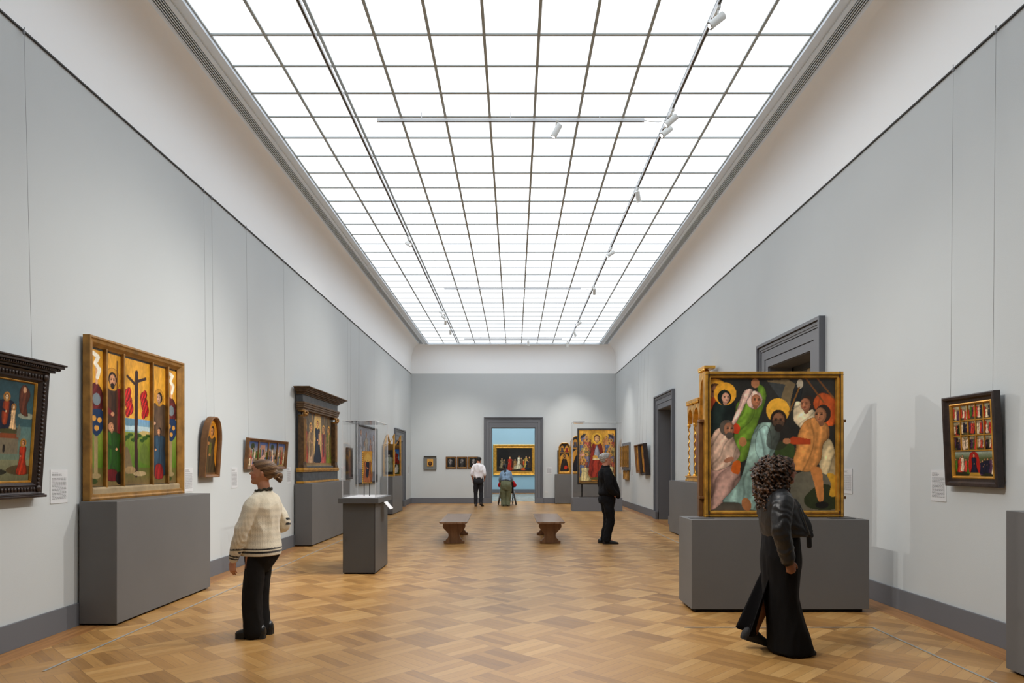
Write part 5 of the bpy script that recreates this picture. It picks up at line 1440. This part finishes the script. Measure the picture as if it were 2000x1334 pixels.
# ---- A: woman in the cream cardigan
def fig_a():
    S = .228; HM = head_matrix(Vector((-.075, .010, 1.372)), S, yaw=17, pitch=-5)
    b = MB(); add_head(b, HM, True)
    limb(b, [(-.085, 0, 1.26), (-.085, .004, 1.35), (-.062, .01, 1.44)], [.062, .053, .055])
    torso(b, [(.70, -.045, 0, .10, .07), (.85, -.05, 0, .115, .09), (1.05, -.06, 0, .135, .10), (1.22, -.08, 0, .16, .09), (1.29, -.085, 0, .10, .065)])
    limb(b, [(-.08, .14, 1.23), (.015, .20, .95), (.10, .185, .72)], [.042, .033, .024]); add_hand(b, (.102, .184, .705), (.18, -.05, -1), (-.1, -.9, 0), .92, .55, 1)
    limb(b, [(-.08, -.14, 1.23), (-.155, -.215, 1.0), (.02, -.19, .96)], [.042, .033, .024]); add_hand(b, (.03, -.185, .96), (1, .2, .1), (0, .9, 0), .9, .8, 1)
    for s, x in ((1, -.015), (-1, .045)): limb(b, [(-.03, s * .08, .76), (x, s * .085, .42), (x - .03, s * .08, .09)], [.07, .05, .035]); b.ball((x + .02, s * .085, .06), (.08, .035, .03))
    body = organic('person', b, M_skin, None, .0052, 3, color=skin_color(HM, (.74, .52, .40), brow=(.16, .10, .07)))
    # cardigan
    b = MB()
    torso(b, [(.742, -.052, 0, .172, .162), (.80, -.058, 0, .176, .163), (.88, -.06, 0, .170, .148), (1.0, -.062, 0, .168, .136), (1.10, -.072, 0, .172, .134), (1.18, -.082, 0, .174, .128), (1.245, -.085, 0, .162, .108), (1.285, -.084, .0, .120, .084), (1.312, -.08, .004, .080, .068), (1.324, -.078, .006, .064, .062)])
    limb(b, [(-.085, .11, 1.24), (-.065, .165, 1.17), (-.005, .205, .99), (.02, .205, .92), (.07, .192, .80), (.098, .184, .725)], [.068, .070, .062, .060, .052, .042])
    limb(b, [(-.085, -.11, 1.24), (-.11, -.165, 1.15), (-.155, -.215, 1.0), (-.09, -.215, .97), (.02, -.19, .965)], [.068, .068, .060, .055, .044])
    def dA(co):
        z = co.z; f = 0
        rib = math.sin(co.z * 0 + math.atan2(co.y, co.x + .07) * 70) * .0009
        f += rib * (1 if z < 1.1 else .3)
        p = Vector((co.x * 9, co.y * 9, co.z * 4.2)); n = mnoise.noise(p) ; f += .018 * (.25 - abs(n))
        p = Vector((co.x * 6 + co.z * 7, co.y * 9, co.z * 3 - co.x * 8 + 4)); f += .012 * (.25 - abs(mnoise.noise(p)))
        k = min(1, max(.12, (z - .80) / .1))
        return f * k + (rib if k < 1 else 0)
    def cA(co):
        x, y, z = co.T; c = np.tile(np.array((.86, .82, .73)), (len(co), 1)); c *= (1 + .035 * np.sin(z * 900))[:, None]
        blk = np.array((.06, .065, .075))
        armL = (y > .14) & (x > .03) & (z < .80); armR = (y < -.15) & (x > -.02) & (z > .9)
        tor = ~armL & ~armR
        hem = tor & (z < .86)
        for a0, a1 in ((.757, .773), (.787, .803)): c[hem & (z > a0 + .012) & (z < a1 + .012)] = blk
        # cuff stripes follow the forearm
        for q0, q1 in ((.722, .737), (.747, .761)): c[armL & (z - (x - .10) * .25 > q0) & (z - (x - .10) * .25 < q1)] = blk
        for q0, q1 in ((1.0, 1.02), (1.045, 1.065)): c[(y < -.165) & (x < -.10) & (z > q0) & (z < q1)] = blk
        c[(np.abs(y - .0) < .014) & (x > .0) & (z > .8) & (z < 1.2) ] *= .8
        return c
    organic('cardigan', b, M_knit, body, .0062, 3, dA, cA)
    b = MB()
    for k in range(5): b.ball((.088 - .010 * k, .012, .84 + k * .075), (.008, .011, .011), 10, 6)
    b.build('cardigan_buttons', M_shoe, body, smooth=True)
    b = MB(); b.tube([(-.082 + .068 * math.cos(t), .006 + .070 * math.sin(t), 1.326 + .006 * math.sin(t * 9) + .012 * math.cos(t) * -1) for t in [2*PI*k/60 for k in range(61)]], .011, n=8, dome=False)
    b.build('ruffled_collar', mat('dark_olive_cloth', (.20, .18, .12), .8), body, smooth=True)
    # trousers
    b = MB()
    torso(b, [(.60, -.03, 0, .10, .09), (.68, -.045, 0, .130, .120), (.735, -.06, 0, .142, .136), (.78, -.058, 0, .135, .128), (.82, -.055, 0, .11, .10)])
    limb(b, [(-.045, .075, .76), (-.03, .080, .55), (-.02, .08, .30), (-.028, .08, .055)], [.080, .084, .083, .088])
    limb(b, [(-.045, -.065, .76), (.0, -.07, .55), (.015, -.065, .30), (-.005, -.065, .055)], [.078, .082, .080, .086])
    organic('trousers', b, M_cloth, body, .008, 3, combine(fold_noise(5, .012, (1, 1, .35), 2), fold_noise(14, .003, (1, 1, .6), 5)), flat((.075, .068, .066)))
    shoe('shoe', body, (-.005, .085, 0), 12, .265, .098, .085, M_shoe, M_sole, heel=.028); shoe('shoe', body, (.02, -.075, 0), 10, .265, .098, .085, M_shoe, M_sole, heel=.028)
    # hair swept back into a low bun with a claw clip
    hl = lambda z: np.interp(z, [0, .22, .36, .42, .56, .62, .74, .84, .90], [-.5, -.30, -.16, -.10, -.05, .14, .28, .37, .60])
    h = hair_cap(HM, hl, 1.085)
    h.ball((-.50, 0, .42), (.10, .15, .17)); h.ball((-.62, .0, .38), (.14, .17, .21)); h.ball((-.66, .03, .28), (.10, .13, .14)); h.tube([(-.40, .0, .5), (-.58, 0, .44)], [.2, .12], n=12)
    M_ = HM
    def cH(co):
        Mi = np.array(M_.inverted()); hh = (np.c_[co, np.ones(len(co))] @ Mi.T)[:, :3]; x, y, z = hh.T
        t = .5 + .5 * np.sin((z + .35 * x) * 105 + 2 * np.sin(y * 9)); t2 = .5 + .5 * np.sin(z * 31 + x * 9)
        k = (t * .55 + t2 * .45)[:, None]
        c = np.array((.24, .165, .11)) * (1 - k) + np.array((.56, .43, .29)) * k
        c[x < -.52] = c[x < -.52] * .8
        return c
    def dH(co): return .0012 * math.sin((co.z + .35 * co.x) * 420 + 3 * math.sin(co.y * 40))
    organic('hair', h, M_hair, body, .0045, 4, dH, cH)
    c = MB(HM); c.tube([(-.50, .17, .30), (-.56, .19, .40), (-.62, .15, .50), (-.70, .05, .52)], [.03, .045, .045, .03], n=8); c.tube([(-.58, .19, .38), (-.66, .19, .34), (-.72, .12, .28)], [.03, .03, .02], n=8)
    c.build('hair_clip', mat('tortoise_clip', (.50, .36, .22), .3), body, smooth=True)
    return body
person('woman in a cream striped cardigan and black trousers, hair in a bun, looking left', (-2.35, 6.26, 0), 166, fig_a)

# ---- B: grey-haired man in black
def fig_b():
    S = .243; HM = head_matrix(Vector((-.035, 0, 1.552)), S, yaw=4, pitch=-6)
    b = MB(); add_head(b, HM)
    limb(b, [(-.045, 0, 1.42), (-.045, 0, 1.52), (-.02, 0, 1.62)], [.075, .066, .07])
    torso(b, [(.90, -.01, 0, .12, .10), (1.1, .0, 0, .13, .10), (1.3, -.01, 0, .14, .10), (1.44, -.04, 0, .16, .09), (1.49, -.045, 0, .09, .06)])
    for s in (-1, 1):
        limb(b, [(-.04, s * .16, 1.40), (-.035, s * .26, 1.12), (.10, s * .20, .99)], [.04, .036, .03]); add_hand(b, (.105, s * .195, .98), (.30, -s * .75, -.35), (0, -s, 0), 1.0, .4, s)
        limb(b, [(0, s * .09, .88), (.025, s * .09, .5), (-.03, s * .09, .1)], [.08, .055, .04]); b.ball((.0, s * .09, .06), (.09, .04, .035))
    body = organic('person', b, M_skin, None, .008, 3, color=skin_color(HM, (.80, .56, .46), brow=(.55, .5, .46)))
    b = MB()
    torso(b, [(.965, -.01, 0, .185, .155), (1.0, .0, 0, .20, .175), (1.08, .03, 0, .21, .185), (1.2, .015, 0, .215, .165), (1.32, -.02, 0, .222, .150), (1.42, -.045, 0, .21, .125), (1.47, -.05, 0, .16, .10), (1.51, -.045, 0, .092, .08), (1.545, -.04, 0, .078, .075)])
    b.ball((.14, -.02, 1.03), (.085, .17, .11)); b.tube([(.14, -.06, 1.10), (.20, -.08, .93)], [.07, .035], n=14)
    for s in (-1, 1): limb(b, [(-.045, s * .15, 1.42), (-.05, s * .22, 1.34), (-.04, s * .268, 1.14), (.03, s * .255, 1.05), (.115, s * .212, .99)], [.082, .08, .068, .060, .050])
    organic('jacket', b, M_cloth, body, .010, 3, combine(fold_noise(5, .016, (1, 1, .6), 3), fold_noise(12, .005, (1, 1, .7), 6)), flat((.075, .076, .085)))
    b = MB()
    torso(b, [(.80, -.01, 0, .175, .145), (.88, -.012, 0, .18, .16), (.98, -.005, 0, .17, .14)])
    for s in (-1, 1): limb(b, [(-.01, s * .088, .86), (.01, s * .092, .68), (.035, s * .092, .48), (-.01, s * .09, .26), (-.045, s * .09, .085)], [.112, .098, .082, .075, .074])
    organic('trousers', b, M_cloth, body, .010, 3, combine(fold_noise(7, .012, (1, 1, .8), 8), fold_noise(16, .005, (1, 1, 1.2), 9)), flat((.085, .085, .095)))
    shoe('shoe', body, (.035, -.10, 0), -4, .31, .11, .085, M_shoe, M_sole); shoe('shoe', body, (-.015, .10, 0), 6, .31, .11, .085, M_shoe, M_sole)
    hl = lambda z: np.interp(z, [0, .14, .30, .42, .56, .60, .74, .82, .88], [-.6, -.30, -.14, -.10, -.06, .13, .20, .32, .60])
    h = hair_cap(HM, hl, 1.09)
    organic('hair', h, M_hair, body, .006, 1, fold_noise(45, .009, (1, 1, .7), 2, False), lambda co: np.array((.66, .65, .63)) * (1 + .16 * np.sin(co[:, 0:1] * 150 + 3 * np.sin(co[:, 2:3] * 130) + co[:, 1:2] * 120)))
    return body
person('grey-haired man in a black jacket and trousers, hands in pockets, facing right', (1.845, 13.68, 0), 8, fig_b)

# ---- C: man in the white shirt, walking away
def fig_c():
    S = .245; HM = head_matrix(Vector((.01, -.01, 1.625)), S, yaw=-18, pitch=14, roll=0)
    b = MB(); add_head(b, HM)
    limb(b, [(-.03, 0, 1.52), (-.02, 0, 1.60), (.01, 0, 1.70)], [.07, .062, .062])
    torso(b, [(1.0, 0, 0, .14, .10), (1.25, -.01, 0, .13, .09), (1.48, -.02, 0, .15, .08), (1.56, -.025, 0, .11, .07)])
    limb(b, [(-.025, .14, 1.52), (-.045, .245, 1.24), (.04, .20, 1.0)], [.036, .040, .03]); add_hand(b, (.045, .21, .99), (.2, -.1, -1), (0, -1, 0), 1.0, .4, 1)
    limb(b, [(-.025, -.14, 1.52), (-.055, -.238, 1.24), (.06, -.235, 1.06)], [.036, .040, .03]); add_hand(b, (.065, -.232, 1.05), (.3, .15, -.9), (0, 1, 0), 1.0, .6, -1)
    limb(b, [(0, .1, .95), (.01, .1, .5), (-.01, .1, .1)], [.07, .045, .035]); limb(b, [(0, -.1, .95), (.02, -.105, .5), (-.09, -.10, .15)], [.07, .045, .035])
    body = organic('person', b, M_skin, None, .010, 3, color=skin_color(HM, (.68, .46, .36)))
    b = MB()
    torso(b, [(1.06, 0, 0, .165, .125), (1.12, 0, 0, .18, .14), (1.22, -.01, 0, .178, .135), (1.38, -.02, 0, .178, .130), (1.50, -.025, 0, .186, .115), (1.565, -.03, 0, .150, .092), (1.61, -.025, 0, .09, .07), (1.635, -.02, 0, .066, .064)])
    limb(b, [(-.025, .135, 1.53), (-.03, .195, 1.46), (-.05, .240, 1.28), (-.045, .248, 1.21)], [.062, .060, .054, .052])
    limb(b, [(-.025, -.135, 1.53), (-.03, -.195, 1.46), (-.06, -.235, 1.28), (-.05, -.240, 1.21)], [.062, .060, .054, .052])
    organic('white_shirt', b, M_cloth, body, .010, 3, combine(fold_noise(6, .018, (1, 1, .5), 4), fold_noise(14, .005, (1, 1, .5), 7)), flat((.90, .89, .91)))
    b = MB()
    torso(b, [(.86, -.01, 0, .18, .14), (.95, -.015, 0, .19, .15), (1.06, 0, 0, .168, .13), (1.09, 0, 0, .165, .125)])
    limb(b, [(-.0, .09, .92), (.0, .095, .70), (.01, .10, .48), (-.01, .095, .10)], [.105, .092, .076, .060])
    limb(b, [(-.0, -.09, .92), (.02, -.095, .70), (.02, -.105, .48), (-.10, -.10, .14)], [.105, .092, .076, .060])
    organic('trousers', b, M_cloth, body, .010, 3, fold_noise(7, .010, (1, 1, .7), 5), flat((.155, .155, .17)))
    ms = mat('brown_suede', (.26, .20, .15), .7)
    shoe('shoe', body, (.04, .10, 0), 0, .30, .105, .09, ms, M_sole); shoe('shoe', body, (-.06, -.13, .03), -20, .30, .105, .09, ms, M_sole, pitch=22)
    hl = lambda z: np.interp(z, [0, .18, .30, .42, .60, .72, .82, .88], [-.6, -.33, -.16, -.10, .05, .24, .34, .60])
    organic('hair', hair_cap(HM, hl, 1.08), M_hair, body, .009, 1, fold_noise(30, .005, seed=3, sharp=False), flat((.10, .08, .07)))
    b = MB(); b.tube([(.0 + .128 * math.cos(t), .170 * math.sin(t), 1.085) for t in [2*PI*k/40 for k in range(41)]], .016, n=6, dome=False); b.build('belt', M_shoe, body, smooth=True)
    return body
person('man in a white shirt and dark trousers, seen from behind beside the doorway', (-1.372, 26.1, 0), 90, fig_c)

# ---- D: woman pushing the wheelchair
def fig_d():
    S = .23; HM = head_matrix(Vector((.235, .03, 1.37)), S, yaw=10, pitch=18)
    b = MB(); add_head(b, HM, True)
    limb(b, [(.16, 0, 1.28), (.20, .01, 1.36), (.25, .02, 1.44)], [.06, .052, .052])
    torso(b, [(.8, -.06, 0, .15, .11), (1.0, 0, 0, .13, .10), (1.2, .09, 0, .15, .10), (1.31, .15, 0, .10, .07)])
    for s in (-1, 1):
        limb(b, [(.14, s * .15, 1.27), (.17, s * .22, 1.05), (.36, s * .22, .96)], [.045, .036, .026]); add_hand(b, (.37, s * .22, .955), (.9, 0, -.2), (0, 0, -1), .95, 1.1, -s)
        limb(b, [(-.05, s * .09, .78), (.0, s * .09, .45), (-.02, s * .08, .09)], [.06, .04, .035])
    body = organic('person', b, M_skin, None, .010, 3, color=skin_color(HM, (.40, .27, .21)))
    b = MB()
    torso(b, [(.955, -.015, 0, .170, .14, -.4), (1.02, .01, 0, .168, .14, -.4), (1.12, .055, 0, .172, .130, -.4), (1.22, .10, 0, .174, .125, -.4), (1.29, .135, 0, .150, .10, -.4), (1.335, .165, 0, .10, .075, -.4), (1.36, .18, 0, .07, .06, -.4)])
    for s in (-1, 1): limb(b, [(.13, s * .12, 1.28), (.14, s * .17, 1.22), (.16, s * .222, 1.06), (.22, s * .225, 1.0), (.33, s * .220, .965)], [.062, .060, .052, .048, .042])
    organic('denim_jacket', b, M_cloth, body, .010, 3, combine(fold_noise(7, .018, (1, 1, .6), 4), fold_noise(15, .005, seed=2)), lambda co: np.array((.50, .60, .70)) * (1 + .04 * np.sin(co[:, 2:3] * 180 + co[:, 1:2] * 160)))
    b = MB()
    torso(b, [(.62, -.05, 0, .185, .13), (.72, -.065, 0, .198, .16), (.82, -.065, 0, .200, .170), (.92, -.045, 0, .185, .15), (.985, -.02, 0, .165, .125)])
    limb(b, [(-.06, .10, .74), (-.02, .105, .48), (.02, .095, .28), (-.03, .085, .05)], [.118, .100, .09, .088])
    limb(b, [(-.06, -.10, .74), (-.0, -.10, .48), (.02, -.08, .28), (.0, -.075, .05)], [.118, .100, .088, .084])
    organic('trousers', b, M_cloth, body, .010, 3, combine(fold_noise(6, .016, (1, 1, .6), 11), fold_noise(15, .006, seed=12)), flat((.42, .44, .34)))
    b = MB(); b.tube([(-.03 + .135 * math.cos(t), .176 * math.sin(t), .972) for t in [2*PI*k/40 for k in range(41)]], .018, n=6, dome=False); b.build('belt', M_shoe, body, smooth=True)
    shoe('shoe', body, (.0, .09, 0), 4, .26, .09, .07, M_shoe, M_sole); shoe('shoe', body, (.04, -.08, 0), -4, .26, .09, .07, M_shoe, M_sole)
    hl = lambda z: np.interp(z, [0, .10, .30, .42, .60, .72, .82, .88], [-.6, -.25, -.12, -.06, .08, .28, .36, .60])
    h = hair_cap(HM, hl, 1.10)
    Mi = HM.inverted(); br = [(-.47, 0, .55), (-.60, 0, .28)]
    h.tube(br, [.16, .13], n=10); body_h = MB(); body_h.add(h.v, h.f)
    pts = [(.10, .02, 1.43), (.065, .025, 1.36), (.01, .028, 1.27), (-.045, .03, 1.17), (-.09, .03, 1.07), (-.115, .03, .99)]
    limb(body_h, pts, [.035, .040, .040, .038, .032, .018])
    for k in range(11): body_h.ball((.065 - .0175 * k, .028 + (.012 if k % 2 else -.012), 1.36 - .035 * k), .036, 10, 6)
    organic('braided_hair', body_h, M_hair, body, .009, 1, None, flat((.055, .05, .055)))
    return body
person('woman in a denim jacket and olive trousers with a long dark braid, pushing a wheelchair', (-.33, 26.2, 0), 90, fig_d)

# ---- E: the wheelchair and the seated person
WX, WY = -.29, 26.95
t = thing('wheelchair', 'black wheelchair with large spoked wheels in front of the back doorway', 'wheelchair', (WX, WY, 0), R(90))
M_tyre = mat('grey_tyre', (.22, .22, .22), .6); M_frm = mat('black_tube', (.06, .06, .065), .35, metal=.3)
def ring_pts(c, r, n=48, lean=0): return [(c[0] + r * math.cos(2*PI*k/n), c[1] + lean * r * math.sin(2*PI*k/n), c[2] + r * math.sin(2*PI*k/n)) for k in range(n + 1)]
for s in (-1, 1):
    c = (0, s * .29, .30); ln = -s * .20
    wh = MB().tube(ring_pts(c, .272, lean=ln), .028, n=8, dome=False).build('wheel', M_tyre, t, smooth=True)
    MB().tube(ring_pts(c, .268, lean=ln), .009, n=6, dome=False).build('rim', M_frm, wh, smooth=True)
    MB().tube(ring_pts((0, s * .325, .30), .25, lean=ln), .008, n=6, dome=False).build('push_rim', M_track, wh, smooth=True)
    b = MB()
    for k in range(20):
        a = 2*PI*k/20; b.cyl((.02*math.cos(a+1), s * .29 , .30 + .02*math.sin(a+1)), (.265 * math.cos(a), s * .29 + ln * .265 * math.sin(a), .30 + .265 * math.sin(a)), .0022, n=5)
    b.build('spokes', M_track, wh)
    MB().cyl((0, s * .25, .30), (0, s * .33, .30), .022, n=14).build('hub', M_frm, wh)
    cw = MB().tube(ring_pts((.42, s * .20, .065), .05, 20), .015, n=6, dome=False).cyl((.42, s*.185, .065), (.42, s*.215, .065), .02, n=10).build('caster_wheel', M_tyre, t, smooth=True)
    b = MB(); b.tube([(.42, s * .23, .065), (.42, s * .23, .16), (.40, s * .22, .20), (.0, s * .22, .21)], .012, n=8)
    b.tube([(-.16, s * .22, .22), (-.17, s * .22, .62), (-.18, s * .22, .93), (-.30, s * .22, .95)], .013, n=8); b.tube([(-.16, s * .22, .47), (.40, s * .22, .49), (.50, s * .20, .18), (.56, s * .18, .12)], .012, n=8)
    b.tube([(-.16, s * .22, .22), (.40, s * .22, .21)], .012, n=8); b.build('side_frame', M_frm, t, smooth=True)
    MB().tube([(-.22, s * .22, .945), (-.33, s * .22, .95)], .018, n=10).build('push_handle', M_sole, t, smooth=True)
    MB().box(-.14, .20, s * .245 - .02, s * .245 + .02, .68, .71).box(-.10, -.08, s * .245 - .01, s * .245 + .01, .47, .68).box(.14, .16, s * .245 - .01, s * .245 + .01, .47, .68).build('armrest', M_frm, t, bevel=.006)
    MB().box(.46, .62, s * .09 - .07, s * .09 + .07, .10, .115).build('footplate', M_frm, t, bevel=.003)
MB().box(-.16, .26, -.21, .21, .47, .51).build('seat', M_sole, t, bevel=.01)
MB().box(-.20, -.17, -.21, .21, .50, .88).build('backrest', M_sole, t, bevel=.01)
def fig_e():
    S = .22; HM = head_matrix(Vector((.03, 0, 1.09)), S, yaw=0, pitch=8)
    b = MB(); add_head(b, HM, True)
    limb(b, [(-.03, 0, 1.0), (-.02, 0, 1.07), (.02, 0, 1.14)], [.055, .05, .05])
    torso(b, [(.55, -.03, 0, .14, .10), (.75, -.04, 0, .13, .10), (.95, -.05, 0, .15, .09), (1.03, -.05, 0, .09, .06)])
    for s in (-1, 1):
        limb(b, [(-.04, s * .16, .99), (-.08, s * .27, .78), (.14, s * .25, .74)], [.045, .036, .025]); add_hand(b, (.145, s * .25, .74), (1, 0, -.1), (0, 0, -1), .85, .5, -s)
        limb(b, [(-.02, s * .09, .56), (.38, s * .09, .55), (.46, s * .09, .17)], [.075, .055, .035]); b.ball((.52, s * .09, .14), (.09, .035, .03))
    body = organic('person', b, M_skin, None, .010, 3, color=skin_color(HM, (.72, .52, .42)))
    b = MB(); torso(b, [(.52, -.03, 0, .18, .13), (.65, -.035, 0, .175, .13), (.85, -.045, 0, .185, .125), (.96, -.05, 0, .175, .11), (1.02, -.05, 0, .11, .08), (1.05, -.045, 0, .07, .065)])
    for s in (-1, 1): limb(b, [(-.045, s * .13, .99), (-.07, s * .21, .90), (-.09, s * .285, .79), (-.0, s * .285, .765), (.11, s * .255, .755)], [.065, .068, .068, .062, .042])
    organic('red_coat', b, M_cloth, body, .010, 3, fold_noise(7, .014, seed=20), flat((.66, .07, .10)))
    b = MB()
    for s in (-1, 1): limb(b, [(-.03, s * .09, .58), (.2, s * .09, .585), (.38, s * .09, .55), (.43, s * .09, .40), (.455, s * .09, .17)], [.10, .09, .078, .068, .055])
    organic('trousers', b, M_cloth, body, .010, 3, fold_noise(7, .010, seed=21), flat((.72, .60, .64)))
    for s in (-1, 1): shoe('shoe', body, (.53, s * .09, .117), 0, .24, .085, .07, M_shoe, M_sole)
    hl = lambda z: np.interp(z, [0, .10, .42, .60, .72, .82, .88], [-.6, -.25, -.06, .08, .28, .36, .60])
    organic('hair', hair_cap(HM, hl, 1.1), M_hair, body, .010, 1, None, flat((.30, .27, .25)))
    return body
person('person in a red coat seated in the wheelchair, mostly hidden behind the pusher', (WX, WY - .02, 0), 90, fig_e)

# ---- F: woman striding to the right
def fig_f():
    S = .222; HM = head_matrix(Vector((.035, -.01, 1.395)), S, yaw=-4, pitch=0)
    b = MB(); add_head(b, HM, True)
    limb(b, [(-.01, 0, 1.30), (.0, 0, 1.37), (.03, 0, 1.46)], [.062, .052, .054])
    torso(b, [(.80, 0, 0, .14, .10), (1.0, .01, 0, .12, .09), (1.2, 0, 0, .15, .10), (1.31, -.01, 0, .15, .08), (1.35, -.01, 0, .09, .06)])
    limb(b, [(-.02, -.18, 1.29), (-.055, -.245, 1.03), (.0, -.235, .80)], [.05, .038, .026]); add_hand(b, (.002, -.235, .79), (.30, .05, -.95), (.1, .95, 0), .98, 1.25, -1)
    limb(b, [(-.02, .18, 1.29), (.03, .245, 1.04), (.16, .22, .84)], [.05, .038, .026]); add_hand(b, (.165, .22, .83), (.5, -.05, -.8), (0, -1, 0), .95, .8, 1)
    limb(b, [(0, .09, .84), (.03, .10, .50), (-.075, .11, .36), (-.145, .12, .16), (-.15, .12, .12)], [.085, .062, .056, .036, .034])
    limb(b, [(0, -.09, .84), (.045, -.06, .47), (.09, -.05, .10)], [.075, .048, .034])
    body = organic('person', b, M_skin, None, .0058, 3, color=skin_color(HM, (.54, .36, .26), lips=(.45, .2, .18), brow=(.1, .07, .05)))
    # boxy leather jacket
    b = MB()
    torso(b, [(.965, .075, 0, .205, .175, .10), (1.0, .068, 0, .215, .182, .08), (1.10, .03, 0, .215, .160, .04), (1.20, .008, 0, .215, .145), (1.28, -.01, 0, .205, .125), (1.325, -.015, 0, .165, .10), (1.36, -.015, 0, .10, .08), (1.385, -.01, 0, .075, .07)])
    limb(b, [(-.02, -.14, 1.29), (-.035, -.205, 1.235), (-.062, -.25, 1.08), (-.062, -.255, 1.01), (-.03, -.245, .90), (-.005, -.236, .805)], [.078, .084, .076, .074, .066, .060])
    limb(b, [(-.02, .14, 1.29), (-.02, .205, 1.235), (.02, .25, 1.08), (.10, .235, .93), (.15, .222, .85)], [.078, .084, .074, .064, .056])
    limb(b, [(.09, -.130, 1.26), (.125, -.145, 1.15), (.170, -.155, 1.05), (.215, -.162, .985)], [.028, .040, .050, .022], sq=(1.25, .28), up=(1, 0, .35))
    def dF(co):
        f = .012 * (.22 - abs(mnoise.noise(Vector((co.x * 8, co.y * 8, co.z * 9)))))
        if co.y < -.17 or co.y > .17: f += .0022 * math.sin(co.z * 80 + 9 * mnoise.noise(co * 9))
        return f
    def cF(co):
        c = np.tile(np.array((.075, .078, .088)), (len(co), 1)); return c
    j = organic('leather_jacket', b, M_leather, body, .0075, 2, dF, cF)
    MB().tube([(.125, -.172, 1.20), (.155, -.182, 1.10), (.19, -.192, .995)], [.006, .006, .006], n=6).build('zip', M_steel, j, smooth=True)
    MB().tube([(.222, -.10, .985), (.226, -.10, .89)], [.018, .018], n=6, sq=(1.2, .25), up=(1, 0, 0)).build('belt_end', M_shoe, j)
    b = MB(); b.tube([(-.012 + .085 * math.cos(u_), .088 * math.sin(u_), 1.372 - .02 * math.cos(u_)) for u_ in [2*PI*k/40 for k in range(41)]], .020, n=8, dome=False, sq=(.6, 1.3)); b.build('collar', mat('leather_collar', (.09, .09, .10), .4), j, smooth=True)
    # long black skirt with a slit, its rear flap swinging back
    b = MB()
    torso(b, [(.02, .105, -.02, .185, .165, .0), (.10, .095, -.02, .180, .150), (.25, .065, -.02, .165, .125), (.45, .035, -.01, .16, .118), (.62, .035, 0, .175, .13), (.78, .035, 0, .185, .138), (.92, .03, 0, .17, .125), (1.02, .025, 0, .155, .115)])
    sk_ = [(-.01, .04, .66), (-.055, .05, .50), (-.11, .055, .34), (-.175, .06, .20)]
    organic('long_skirt', b, M_cloth, body, .0085, 3, combine(fold_noise(5, .022, (1, 1, .18), 31), fold_noise(13, .004, (1, 1, .3), 32)), flat((.035, .033, .038)))
    b = MB(); rows = []
    for k in range(12):
        q = k / 11; z = .66 - .50 * q; x = -.055 - .165 * q; w = .10 + .07 * q
        rows.append([(x + .035 * q * math.cos(3.1 * v) - (.02 if abs(v) > .8 else 0), .045 + w * v, z - .05 * q * (1 - abs(v))) for v in np.linspace(-1, 1, 12)])
    r2 = [[(x + .006, y, z) for x, y, z in row][::-1] for row in rows]
    b.loft([a_ + c_ for a_, c_ in zip(rows, r2)]); b.build('skirt_flap', mat('black_jersey', (.035, .033, .038), .95, spec=.1), body, smooth=True)
    mk = mat('black_knit_trainer', (.08, .08, .085), .7, bump=.4, bscale=200)
    shoe('shoe', body, (-.130, .13, .045), 2, .27, .10, .10, mk, M_sole, pitch=17); shoe('shoe', body, (.155, -.06, .0), -4, .27, .095, .08, mk, M_sole)
    b = MB(); b.tube([(-.165, .125, .12), (-.150, .122, .20)], [.044, .040], n=14); b.build('sock', mat('black_sock', (.06, .06, .065), .9), body, smooth=True)
    # curly hair
    rng = random.Random(5); h = hair_cap(HM, lambda z: np.interp(z, [0, .3, .45, .6, .75, .86, .9], [-.1, .0, .05, .14, .24, .36, .6]), 1.12)
    hh = MB(); hh.add(h.v, h.f)
    for k in range(620):
        th = rng.uniform(-PI, PI); z = rng.uniform(1.25, 1.625)
        R_ = .140 if z < 1.47 else .150 * math.sqrt(max(.02, 1 - ((z - 1.47) / .165) ** 2))
        if z < 1.34: R_ = .125
        rr = R_ * rng.uniform(.86, 1.06)
        c = Vector((-.028 + rr * 1.05 * math.cos(th), rr * 1.04 * math.sin(th), z))
        if z < 1.57 and c.x > (.03 if z < 1.53 else .07) and abs(c.y) < .125: continue
        ln = rng.uniform(.03, .09); rad = rng.uniform(.0055, .0095); ph = rng.uniform(0, 6)
        pts = [c + Vector((.013 * math.cos(ph + q * 1.5), .013 * math.sin(ph + q * 1.5), -ln * q / 6 + .01)) + Vector((math.cos(th), math.sin(th), 0)) * (.02 * q / 6 if z > 1.5 else 0) for q in range(7)]
        hh.tube(pts, [rad] * 7, n=6)
    hh.ball((-.035, 0, 1.46), (.125, .135, .145), 20, 14); hh.ball((-.045, 0, 1.36), (.10, .125, .09), 20, 14)
    def cC(co):
        k = (.5 + .5 * np.sin(co[:, 0] * 130 + co[:, 2] * 90 + 3 * np.sin(co[:, 1] * 60)))[:, None]
        return np.array((.10, .065, .045)) * (1 - k) + np.array((.32, .22, .145)) * k
    organic('curly_hair', hh, M_hair, body, .0042, 0, fold_noise(70, .003, seed=8), cC)
    return body
person('woman with curly hair in a black leather jacket and long black skirt, striding right', (2.18, 5.72, 0), 0, fig_f)
